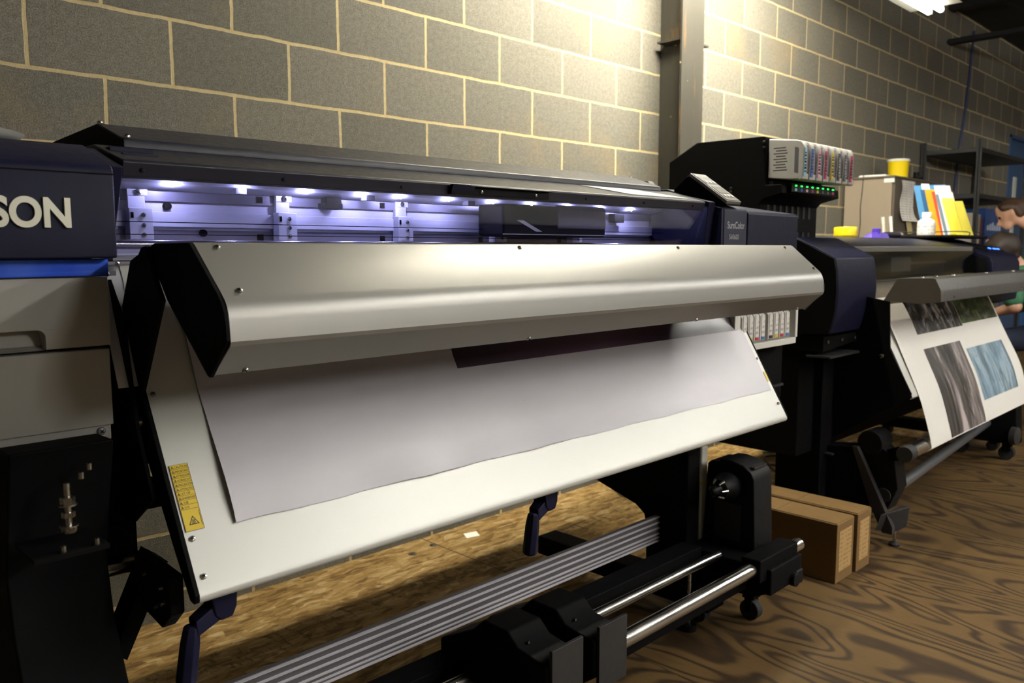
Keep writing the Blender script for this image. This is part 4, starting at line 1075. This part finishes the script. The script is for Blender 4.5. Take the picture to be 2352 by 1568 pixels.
zt = 1.2625
t = root('plastic_tub', (3.55, -.80, zt), 'squat round yellow plastic tub standing on the far printer', 'tub')
MB().lathe([(.056, 0), (.058, .045), (.054, .052), (.0, .055)], (3.55, -.80, zt), n=28).build('tub_body', M['yellow'], t, bevel=.002)
MB().lathe([(.0585, .006), (.0595, .012), (.0585, .016)], (3.55, -.80, zt), n=28).build('tub_rim', M['yellow'], t)
t = root('tape_dispenser', (3.95, -.80, zt), 'purple plastic hand tool with black handle lying on the far printer', 'tool')  # purple scraper with its handle
b = MB(); b.hull([(3.84, -.82, zt), (3.84, -.77, zt), (3.93, -.84, zt), (3.93, -.76, zt), (3.86, -.81, zt+.028), (3.92, -.82, zt+.03), (3.92, -.78, zt+.03)]); b.cyl((3.955, -.80, zt), (3.955, -.80, zt+.052), .022, n=18); b.hull([(3.94, -.83, zt), (3.94, -.77, zt), (4.07, -.83, zt), (4.07, -.77, zt), (3.95, -.82, zt+.034), (4.06, -.82, zt+.026), (3.95, -.78, zt+.034), (4.06, -.78, zt+.026)])
b.build('tool_body', M['purple'], t, bevel=.003)
MB().cyl((4.07, -.80, zt+.018), (4.27, -.80, zt+.020), .016, .018, n=18).build('handle', M['navy'], t)
MB().cyl((4.27, -.80, zt+.020), (4.31, -.80, zt+.021), .019, .017, n=18).build('handle_end', M['chrome'], t)
t = root('organiser_tray', (4.68, -.86, zt), 'low black tray on the far printer, holding the bottle and folders', 'tray')
b = MB(); b.box((4.36, -1.085, zt), (4.95, -.58, zt+.008))
for a_, c_ in (((4.36, -1.085), (4.95, -1.08)), ((4.36, -.59), (4.95, -.58)), ((4.36, -1.08), (4.37, -.59)), ((4.94, -1.08), (4.95, -.59))): b.box((a_[0], a_[1], zt), (c_[0], c_[1], zt+.018))
b.build('tray_body', M['black_soft'], t, bevel=.002)
b = MB()
for x in (4.64, 4.93):
    b.tube([(x, -1.06, zt+.008), (x, -1.055, zt+.04), (x, -.80, zt+.04), (x, -.66, zt+.04), (x, -.60, zt+.008)], .003)
b.build('wire_frame', M['dark_steel'], t)
zb = zt+.0085
t = root('bottle', (4.43, -.90, zb), 'white plastic bottle with screw cap standing on the far printer', 'bottle')
MB().lathe([(.046, 0), (.049, .004), (.049, .080), (.046, .092), (.030, .104), (.022, .108), (.022, .112)], (4.43, -.90, zb), n=28).build('bottle_body', M['white'], t, angle=50)
MB().lathe([(.026, .112), (.026, .140), (.024, .143), (0, .143)], (4.43, -.90, zb), n=28).build('bottle_cap', M['white'], t)
MB().lathe([(.0494, .018), (.0494, .072)], (4.43, -.90, zb), n=28).build('label', M['printed_sheet'], t)
for i, (x, y, rgb, lab) in enumerate(((4.45, -.70, (224, 222, 214), 'white marker pen standing behind the white bottle'), (4.49, -.64, (220, 216, 206), 'pale marker pen standing left of the white bottle'))):
    t = root('marker_pen', (x, y, zb), lab, 'pen', 'marker pens in the tray')
    MB().cyl((x, y, zb), (x-.005, y+.008, zb+.085), .009, n=12).build('barrel', flat(rgb), t); MB().cyl((x-.005, y+.008, zb+.085), (x-.007, y+.012, zb+.125), .010, n=12).build('pen_cap', flat(rgb), t)
t = root('plastic_bead', (4.66, -.975, zb), 'small round yellow plastic piece at the front of the black tray', 'plastic piece')  # small yellow cap left in the tray
MB().lathe([(.018, 0), (.019, .018), (.016, .021), (0, .021)], (4.66, -.975, zb), n=18).build('bead_body', M['yellow'], t)
def folder(x, y0, w, z1, rgb, lab, name='file_folder', cat='folder', th=.006, lean=.075, bow=0.0):
    n = 8; b = MB(); vs = []
    for side in (0, th):
        for j in range(n+1):
            t_ = j/n; z = zb+(z1-zb)*t_; yy = y0-lean*(1-t_); xx = x+bow*math.sin(t_*math.pi)+side
            vs += [(xx, yy, z), (xx, yy-w, z-.004*t_)]
    m_ = 2*(n+1); fs = []
    for j in range(n):
        a = 2*j; fs += [(a, a+1, a+3, a+2), (m_+a, m_+a+2, m_+a+3, m_+a+1), (a, a+2, m_+a+2, m_+a), (a+1, m_+a+1, m_+a+3, a+3)]
    fs += [(0, m_, m_+1, 1), (2*n, 2*n+1, m_+2*n+1, m_+2*n)]
    b._add(vs, fs)
    o = b.build(name, flat(rgb, .55), None)
    return tag(o, lab, cat, 'folders standing in the tray' if cat == 'folder' else None)
folder(4.92, -.645, .19, 1.607, (86, 150, 204), 'light blue folder, leftmost and rearmost of the leaning folders')
folder(4.885, -.700, .05, 1.615, (196, 214, 226), 'pale sheet standing up behind the dark blue folder', 'paper_sheet', 'paper', .003)
folder(4.865, -.705, .15, 1.575, (36, 92, 136), 'dark blue folder between the light blue and orange ones')
folder(4.825, -.745, .14, 1.572, (236, 166, 24), 'orange folder standing between the blue and red ones')
folder(4.80, -.795, .12, 1.555, (196, 72, 40), 'red folder standing behind the white and grey papers')
folder(4.775, -.815, .09, 1.590, (226, 224, 226), 'tall white papers standing right of the red folder', 'paper_stack', 'paper', .012)
folder(4.745, -.835, .09, 1.535, (112, 134, 152), 'grey blue folder standing left of the yellow one')
folder(4.725, -.858, .08, 1.545, (232, 232, 228), 'white papers sticking up behind the yellow folder', 'paper_stack', 'paper', .008)
folder(4.690, -.890, .065, 1.508, (236, 224, 74), 'yellow folder, rightmost and nearest of the leaning folders', bow=-.01)
folder(4.715, -.915, .085, 1.490, (224, 212, 84), 'second yellow folder showing right behind the nearest yellow folder')

# tall cabinet against the wall
cb = root('metal_cabinet', (5.75, -.2, 0), 'tall beige metal cabinet against the block wall behind the far printer', 'cabinet')
MB().box((5.33, -.355, 0), (6.20, -.02, 1.715)).build('carcass', M['beige_metal'], cb, bevel=.004)
for x0, x1 in ((5.345, 5.765), (5.77, 6.19)):
    dr = MB().box((x0, -.37, .06), (x1, -.355, 1.70)).build('cabinet_door', M['taupe_metal'], cb, bevel=.003)
    MB().box((x1-.05 if x0 < 5.5 else x0+.03, -.385, .95), (x1-.03 if x0 < 5.5 else x0+.05, -.37, 1.10)).build('door_handle', M['dark_steel'], dr)
MB().box((5.32, -.375, 1.7005), (6.21, -.01, 1.7155)).build('top_edge', M['taupe_metal'], cb, bevel=.003)
MB().box((5.327, -.37, 1.668), (5.3335, -.30, 1.700)).build('white_tag', M['paper'], cb, label='small white tag')
t = root('plastic_tub', (5.77, -.23, 1.716), 'yellow plastic tub with white lid on top of the tall cabinet', 'tub')
MB().lathe([(.068, 0), (.074, .13), (.076, .135)], (5.77, -.23, 1.716), n=28).build('tub_body', M['yellow'], t)
MB().lathe([(.079, .135), (.079, .148), (.074, .152), (0, .152)], (5.77, -.23, 1.716), n=28).build('tub_lid', M['white'], t)
b = MB(); b.lathe([(.0775, .085), (.0785, .105)], (5.77, -.23, 1.716), n=28); b.build('tub_band', M['fixture'], t) if False else None
b = MB(); b.hull([(5.36, -.30, 1.716), (5.36, -.10, 1.716), (5.62, -.27, 1.716), (5.62, -.09, 1.716), (5.37, -.29, 1.731), (5.37, -.11, 1.731), (5.61, -.26, 1.731), (5.61, -.10, 1.731)])
tag(b.build('paper_stack', M['paper'], None), 'loose white papers lying on the left end of the cabinet top', 'paper')
b = MB(); b.box((6.02, -.30, 1.716), (6.10, -.22, 1.75)); b.cyl((6.06, -.26, 1.75), (6.06, -.26, 1.79), .02, n=16)
tag(b.build('desk_gadget', M['black_soft'], None, bevel=.004), 'small black gadget on the cabinet top, right of the yellow tub', 'gadget')
b = MB(); uv = []
for j in range(13):
    for i in range(5):
        z = 1.69-.29*j/12; x = 5.445+.245*i/4+.012*math.sin(j*.6)*(1 if i in (0, 4) else .6)+(.02*(i-2)*(max(0, j-8)/4)); y = -.379-.004*math.sin(j*.8+i*.4)-.03*(max(0, j-8)/4)**2
        b.v.append((x, y, z))
for j in range(12):
    for i in range(4): a = j*5+i; b.f.append((a, a+5, a+6, a+1)); b.mi.append(0)
o = b.build('paper_sheet', M['printed_sheet'], None); m = o.modifiers.new('thickness', 'SOLIDIFY'); m.thickness = .0008; m.use_rim = False
tag(o, 'curling white printed sheet taped to the front of the tall cabinet', 'paper')
b = MB(); b.hull([(5.56, -.3805, 1.40), (5.66, -.3805, 1.40), (5.60, -.384, 1.31), (5.70, -.384, 1.31), (5.56, -.379, 1.40), (5.66, -.379, 1.40), (5.60, -.382, 1.31), (5.70, -.382, 1.31)])
tag(b.build('sticky_note', flat((224, 212, 150)), None), 'pale yellow note stuck below the curling sheet on the cabinet', 'note')
tag(MB().tube([(5.325, -.155, 1.735), (5.322, -.15, 1.6), (5.322, -.143, 1.5), (5.322, -.147, 1.38), (5.324, -.135, 1.25)], .003).build('thin_cord', M['cable_dark'], None), 'thin dark cord hanging down the side of the beige cabinet', 'cord')

# shelf rack at the far end
sr = root('shelf_rack', (7.6, -.25, 0), 'dark metal shelf rack against the block wall beyond the cabinet', 'shelf')
for x in (6.86, 8.3):
    for y in (-.47, -.04):
        b = MB(); b.box((x-.02, y-.003, 0), (x+.02, y+.003, 2.1)); b.box((x-.02, y-.02, 0), (x-.014, y+.02, 2.1)); b.build('post', M['dark_steel'], sr)
for z in (2.03, 1.655, 1.24, .75, .2):
    b = MB(); b.box((6.85, -.48, z-.035), (8.31, -.03, z)); b.build('shelf_board', M['dark_steel'], sr, bevel=.002)
rnd = random.Random(3)
x = 6.9
bk = [((182, 170, 160), 'pale grey binder at the left end of the shelf behind the people'), ((150, 60, 56), 'dull red book beside the pale grey binder'), ((206, 198, 188), 'cream book between the red book and the blue box'), ((120, 54, 50), 'dark red book leaning by the blue box on the shelf')]
for i, (rgb, lab) in enumerate(bk):
    w = .05; h = (.26, .24, .25, .22)[i]
    t = root('book', (x+w/2, -.32, 1.2405), lab, 'book', 'books on the far shelf')
    MB().box((x, -.44, 1.2405), (x+.004, -.22, 1.2405+h)).build('book_cover', flat(rgb), t); MB().box((x+w-.004, -.44, 1.2405), (x+w, -.22, 1.2405+h)).build('book_cover', flat(rgb), t)
    MB().box((x, -.444, 1.2405), (x+w, -.44, 1.2405+h)).build('book_spine', flat(rgb), t); MB().box((x+.004, -.438, 1.245), (x+w-.004, -.225, 1.236+h)).build('pages', M['paper'], t)
    x += w+.012
t = root('carton', (7.45, -.3, 1.2405), 'blue carton with white print on the far shelf behind the person', 'box')
MB().box((7.2, -.45, 1.2405), (7.75, -.15, 1.545)).build('carton_body', flat((36, 70, 128)), t, bevel=.004)
b = MB()
for k in range(6): b.box((7.25+k*.07, -.4515, 1.36), (7.25+k*.07+.05, -.4495, 1.405+.012*(k % 3)))
b.build('carton_print', flat((176, 186, 204)), t)
b = MB(); b.box((6.9, -.45, 1.19), (7.6, -.4, 1.2)) if False else None
t = root('binder_box', (7.1, -.3, .7505), 'white box on the shelf below the books', 'box')
MB().box((6.92, -.46, .7505), (7.5, -.12, 1.10)).build('box_body', M['offwhite'], t, bevel=.004); MB().box((6.91, -.465, 1.10), (7.51, -.115, 1.14)).build('box_lid', M['white'], t, bevel=.003)
tag(MB().tube([(8.07, -.012, 3.25), (8.03, -.012, 2.95), (7.99, -.012, 2.68), (7.92, -.012, 2.4), (7.85, -.012, 2.17), (7.79, -.012, 1.75), (7.80, -.012, 1.3)], .012).build('wall_cable', flat((52, 60, 92)), None), 'dark blue cable hanging down the far block wall', 'cable')

# cables and small things on the floor
tag(MB().tube([(3.75, -.05, .004), (3.83, -.10, .004), (3.93, -.15, .004), (4.02, -.2, .004), (4.12, -.30, .004), (4.3, -.34, .004)], .004).build('floor_cable', M['cable'], None), 'thin pale cable lying on the board floor beneath the far printer', 'cable')
b = MB().tube([(3.10, -.40, .006), (3.25, -.36, .006), (3.42, -.42, .010), (3.5, -.54, .006), (3.62, -.58, .012), (3.72, -.46, .006), (3.58, -.38, .014), (3.42, -.5, .006), (3.3, -.62, .006)], .006)
tag(b.build('power_cable', M['cable_dark'], None), 'tangled black power cable on the board floor beside the far printer leg', 'cable')
b = MB().tube([(3.7, -.30, .005), (3.85, -.38, .006), (4.05, -.34, .012), (4.15, -.42, .006), (4.0, -.50, .006), (3.86, -.44, .016), (4.0, -.38, .006), (4.3, -.40, .006)], .006)
tag(b.build('green_cable', M['cable_green'], None), 'green cable coiled on the board floor behind the far printer leg', 'cable')
tag(MB().tube([(1.98, -.36, .36), (2.02, -.35, .25), (2.06, -.34, .12), (2.15, -.30, .008), (2.30, -.26, .006), (2.50, -.22, .005)], .006).build('grey_cable', M['cable'], None), 'grey cable hanging behind the near printer leg down to the floor', 'cable') if False else tag(MB().tube([(2.53, -.05, .005), (2.50, -.12, .005), (2.44, -.21, .005), (2.42, -.30, .005), (2.5, -.42, .005)], .005).build('grey_cable', M['cable'], None), 'short pale cable on the board floor behind the near printer leg', 'cable')
for x, y, lab in ((1.229, -.116, 'shiny screw head in the board floor near the wall, the left one of two'), (1.348, -.099, 'shiny screw head in the board floor near the wall, the right one of two')):
    t = tag(MB().lathe([(.016, 0), (.016, .002), (.008, .0045), (0, .005)], (x, y, 0), n=18).build('floor_screw', M['steel'], None), lab, 'screw', 'screws in the board floor')
b = MB(); b.hull([(1.50, -.135, 0), (1.56, -.15, 0), (1.585, -.10, 0), (1.525, -.085, 0), (1.50, -.135, .001), (1.56, -.15, .001), (1.585, -.10, .001), (1.525, -.085, .001)])
tag(b.build('paper_scrap', M['paper'], None), 'small white paper scrap stuck to the board floor', 'paper')

# ================================================================ people (one smooth surface each, grown from blended capsules)
def sdf_mesh(prims, res, k=.03):
    """prims: (p0, p1, r0, r1) round cones in world space -> vertices, faces of their smooth union"""
    P = np.array([[*p[0]] for p in prims]); Q = np.array([[*p[1]] for p in prims]); R = [(p[2], p[3]) for p in prims]
    rm = max(max(r) for r in R)+.03
    lo = np.minimum(P.min(0), Q.min(0))-rm; hi = np.maximum(P.max(0), Q.max(0))+rm
    ax = [np.arange(lo[i], hi[i]+res, res) for i in range(3)]
    G = np.stack(np.meshgrid(*ax, indexing='ij'), -1)
    D = np.full(G.shape[:3], 9.0)
    for p, q, (ra, rb) in zip(P, Q, R):
        d = q-p; L = float(d@d)+1e-12
        h = np.clip(((G-p)@d)/L, 0, 1)
        dist = np.linalg.norm(G-(p+h[..., None]*d), axis=-1)-(ra+(rb-ra)*h)
        m = np.clip(.5+.5*(D-dist)/k, 0, 1)
        D = D*(1-m)+dist*m-k*m*(1-m)
    S = D < 0
    nx, ny, nz = [n-1 for n in D.shape]
    cnt = np.zeros((nx, ny, nz)); acc = np.zeros((nx, ny, nz, 3))
    I = np.stack(np.meshgrid(np.arange(nx), np.arange(ny), np.arange(nz), indexing='ij'), -1).astype(float)
    cor = [(i, j, l) for i in (0, 1) for j in (0, 1) for l in (0, 1)]
    def at_(a, c): return a[c[0]:c[0]+nx, c[1]:c[1]+ny, c[2]:c[2]+nz]
    for a in cor:
        for e in range(3):
            if a[e]: continue
            b2 = list(a); b2[e] = 1; da = at_(D, a); db = at_(D, b2)
            x = (da < 0) != (db < 0)
            t = np.where(x, da/np.where(x, da-db, 1), 0)
            pt = I+np.array(a); pt[..., e] += t
            acc += np.where(x[..., None], pt, 0); cnt += x
    idx = -np.ones((nx, ny, nz), int); on = cnt > 0
    idx[on] = np.arange(on.sum())
    V = lo+(acc[on]/cnt[on][:, None])*res
    F = []
    for e in range(3):
        u, v = [(1, 2), (2, 0), (0, 1)][e]
        sl0 = [slice(1, n) for n in (nx, ny, nz)]
        sl0[e] = slice(0, (nx, ny, nz)[e])
        Sa = S[:nx+1, :ny+1, :nz+1]
        s1 = [slice(1, n) for n in (nx, ny, nz)]; s1[e] = slice(0, (nx, ny, nz)[e]); s2 = list(s1); s2[e] = slice(1, (nx, ny, nz)[e]+1)
        a = S[tuple(s1)]; b2 = S[tuple(s2)]
        w = np.argwhere(a != b2)
        for q in w:
            c = q.copy()
            for d_ in range(3):
                if d_ != e: c[d_] += 1
            c00 = c.copy(); c10 = c.copy(); c10[u] -= 1; c11 = c10.copy(); c11[v] -= 1; c01 = c.copy(); c01[v] -= 1
            if min(c11) < 0 or (c >= (nx, ny, nz)).any(): continue
            f = [idx[tuple(z)] for z in (c00, c10, c11, c01)]
            if min(f) < 0: continue
            F.append(tuple(f) if a[tuple(q)] else tuple(f[::-1]))
    return V, F
def blob(prims, res, name, mat, parent, k=.03):
    V, F = sdf_mesh(prims, res, k)
    b = MB(); b.v = [tuple(p) for p in V]; b.f = [tuple(int(i) for i in f) for f in F]; b.mi = [0]*len(F)
    return b.build(name, mat, parent, angle=180)
def person(o, face, up, hips, neck, lab, hair_mat, long_hair, arms, legs, shirt='green_shirt'):
    """o: head centre; face: facing direction; up: crown direction"""
    o = Vector(o); f = Vector(face).normalized(); u = Vector(up).normalized(); u = (u-f*u.dot(f)).normalized(); s = f.cross(u)
    H = lambda a, b_, c: o+f*a+s*b_+u*c
    t = root('person', (hips[0], hips[1], 0), lab, 'person')
    neck = Vector(neck); hips = Vector(hips)
    ch = neck*.72+hips*.28
    sd = Vector((s.x, s.y, 0)).normalized()
    sh = [ch+(neck-ch)*.62+sd*.185*q for q in (-1, 1)]
    P = [(H(.0, 0, .02), H(-.03, 0, .025), .086, .082), (H(.040, 0, -.03), H(.052, 0, -.06), .052, .040), (H(.050, 0, -.085), H(.066, 0, -.090), .026, .019),
         (H(.084, 0, -.008), H(.112, 0, -.040), .011, .015), (H(.078, 0, -.062), H(.086, 0, -.066), .018, .015), (H(.07, 0, .03), H(.06, 0, .06), .035, .04), (H(.082, .03, .014), H(.082, -.03, .014), .010, .010)]
    for q in (-1, 1): P += [(H(-.005, .076*q, -.012), H(-.012, .086*q, .012), .014, .017)]
    P += [(H(-.03, 0, -.05), neck+(ch-neck)*.1, .054, .062)]
    P += [(neck, sh[0], .055, .052), (neck, sh[1], .055, .052), (ch+(neck-ch)*.35+sd*.07, ch-sd*.02+sd*.04, .105, .105), (ch+(neck-ch)*.35-sd*.07, ch-sd*.04, .105, .105), (ch, hips, .115, .12), (hips+sd*.07, hips-sd*.07, .115, .115)]
    torso = P[10:]
    A = []
    for q, (el, wr) in zip((0, 1), arms):
        el = Vector(el); wr = Vector(wr); A.append((sh[q], el, wr))
        P += [(sh[q], el, .050, .040), (el, wr, .038, .026)]
        d = (wr-el).normalized(); w = d.orthogonal().normalized()
        P += [(wr, wr+d*.08, .028, .030)]
        for k in range(4):
            off = w*(.024*(k-1.5)); P += [(wr+d*.08+off*.8, wr+d*(.125+.01*(k in (1, 2)))+off, .0095, .009), (wr+d*(.125+.01*(k in (1, 2)))+off, wr+d*(.155+.012*(k in (1, 2)))+off-Vector((0, 0, .012)), .009, .0075)]
        P += [(wr+d*.03+w*.03, wr+d*.075+w*.058, .012, .010)]
    for (kn, an_, toe), q in zip(legs, (-1, 1)):
        kn, an_, toe = Vector(kn), Vector(an_), Vector(toe)
        P += [(hips+sd*.09*q, kn, .088, .060), (kn, an_, .058, .038), (an_-Vector((0, 0, .02)), toe, .038, .028)]
    body = blob(P, .0135, 'body', M['skin'], t, .018)
    S = [(a, b_, c+.012, d+.012) for a, b_, c, d in torso[2:]]+[(neck+(ch-neck)*.25, ch, .075, .10), (neck+(ch-neck)*.28, sh[0], .062, .066), (neck+(ch-neck)*.28, sh[1], .062, .066)]
    for a, e, w in A: S += [(a, a+(e-a)*.75, .066, .060)]
    blob(S, .016, 'shirt', M[shirt], t, .03)
    J = [(hips+sd*.08, hips-sd*.08, .132, .132)]
    for (kn, an_, toe), q in zip(legs, (-1, 1)): J += [(hips+sd*.09*q, kn, .102, .074), (kn, Vector(an_)+Vector((0, 0, .02)), .072, .056)]
    blob(J, .018, 'trousers', M['jeans'], t, .03)
    for (kn, an_, toe) in legs: blob([(Vector(an_)-Vector((0, 0, .025)), toe, .046, .036)], .012, 'shoe', M['shoe'], t)
    hr = [(H(-.015, 0, .040), H(-.045, 0, .028), .082, .082), (H(.036, 0, .082), H(-.02, 0, .086), .030, .038), (H(-.07, .0, -.02), H(-.075, 0, -.05), .055, .035)]
    for q in (-1, 1): hr += [(H(.035, .062*q, .062), H(-.03, .068*q, .03), .026, .034), (H(-.035, .066*q, .02), H(-.05, .058*q, -.035), .03, .024)]
    if long_hair: hr += [(H(-.11, 0, .05), H(-.14, 0, .04), .035, .042), (H(.05, .03, .082), H(.03, .06, .03), .02, .014), (H(.05, -.03, .082), H(.03, -.06, .03), .02, .014)]
    blob(hr, .0085, 'hair', M[hair_mat], t, .02)
    b = MB()
    for q in (-1, 1): b.sphere(H(.0835, .032*q, .0), .0105)
    b.build('eyes', M['eye'], t)
    b = MB(); b.sphere(H(.098, 0, -.064), 1, sc=(.006, .006, .004)); b.v = [tuple(H(.097+.004*math.cos(a), .018*math.sin(a)*1.0, -.0645+z)) for z in (-.005, .005) for a in np.linspace(-1.2, 1.2, 9)]; b.f = [(i, i+1, i+10, i+9) for i in range(8)]; b.mi = [0]*8
    b.build('mouth', M['lip'], t)
    return t
person((6.72, -.765, 1.476), (-.22, .93, -.42), (.0, .42, .9), (6.95, -1.38, .92), (6.80, -.94, 1.366),
       'person with brown hair tied back and green shirt, leaning over and looking down', 'hair_brown', True,
       (((6.65, -.90, 1.03), (6.58, -.70, .99)), ((7.12, -.90, 1.03), (7.02, -.72, .97))),
       (((6.85, -1.33, .50), (6.84, -1.38, .09), (6.82, -1.22, .035)), ((7.06, -1.30, .50), (7.06, -1.36, .09), (7.06, -1.20, .035))))
person((5.64, -.99, 1.192), (.35, .93, -.25), (-.1, .22, .95), (5.80, -1.36, .635), (5.70, -1.10, 1.05),
       'person with short dark hair and green shirt, sitting with back half turned', 'hair_dark', False,
       (((5.52, -1.12, .82), (5.62, -.92, .74)), ((5.98, -1.10, .80), (5.90, -.90, .74))),
       (((5.68, -.93, .55), (5.70, -.95, .09), (5.70, -.80, .035)), ((5.92, -.93, .55), (5.92, -.95, .09), (5.92, -.80, .035))))
t = root('stool', (5.80, -1.38, 0), 'black round stool under the seated person', 'stool')
MB().lathe([(.16, .43), (.17, .44), (.17, .475), (.15, .488), (0, .49)], (5.80, -1.38, 0), n=28).build('seat', M['black_soft'], t)
for k in range(4):
    a = math.pi/4+k*math.pi/2
    MB().cyl((5.80+.18*math.cos(a), -1.38+.18*math.sin(a), 0), (5.80+.11*math.cos(a), -1.38+.11*math.sin(a), .44), .012, n=10).build('leg', M['dark_steel'], t)
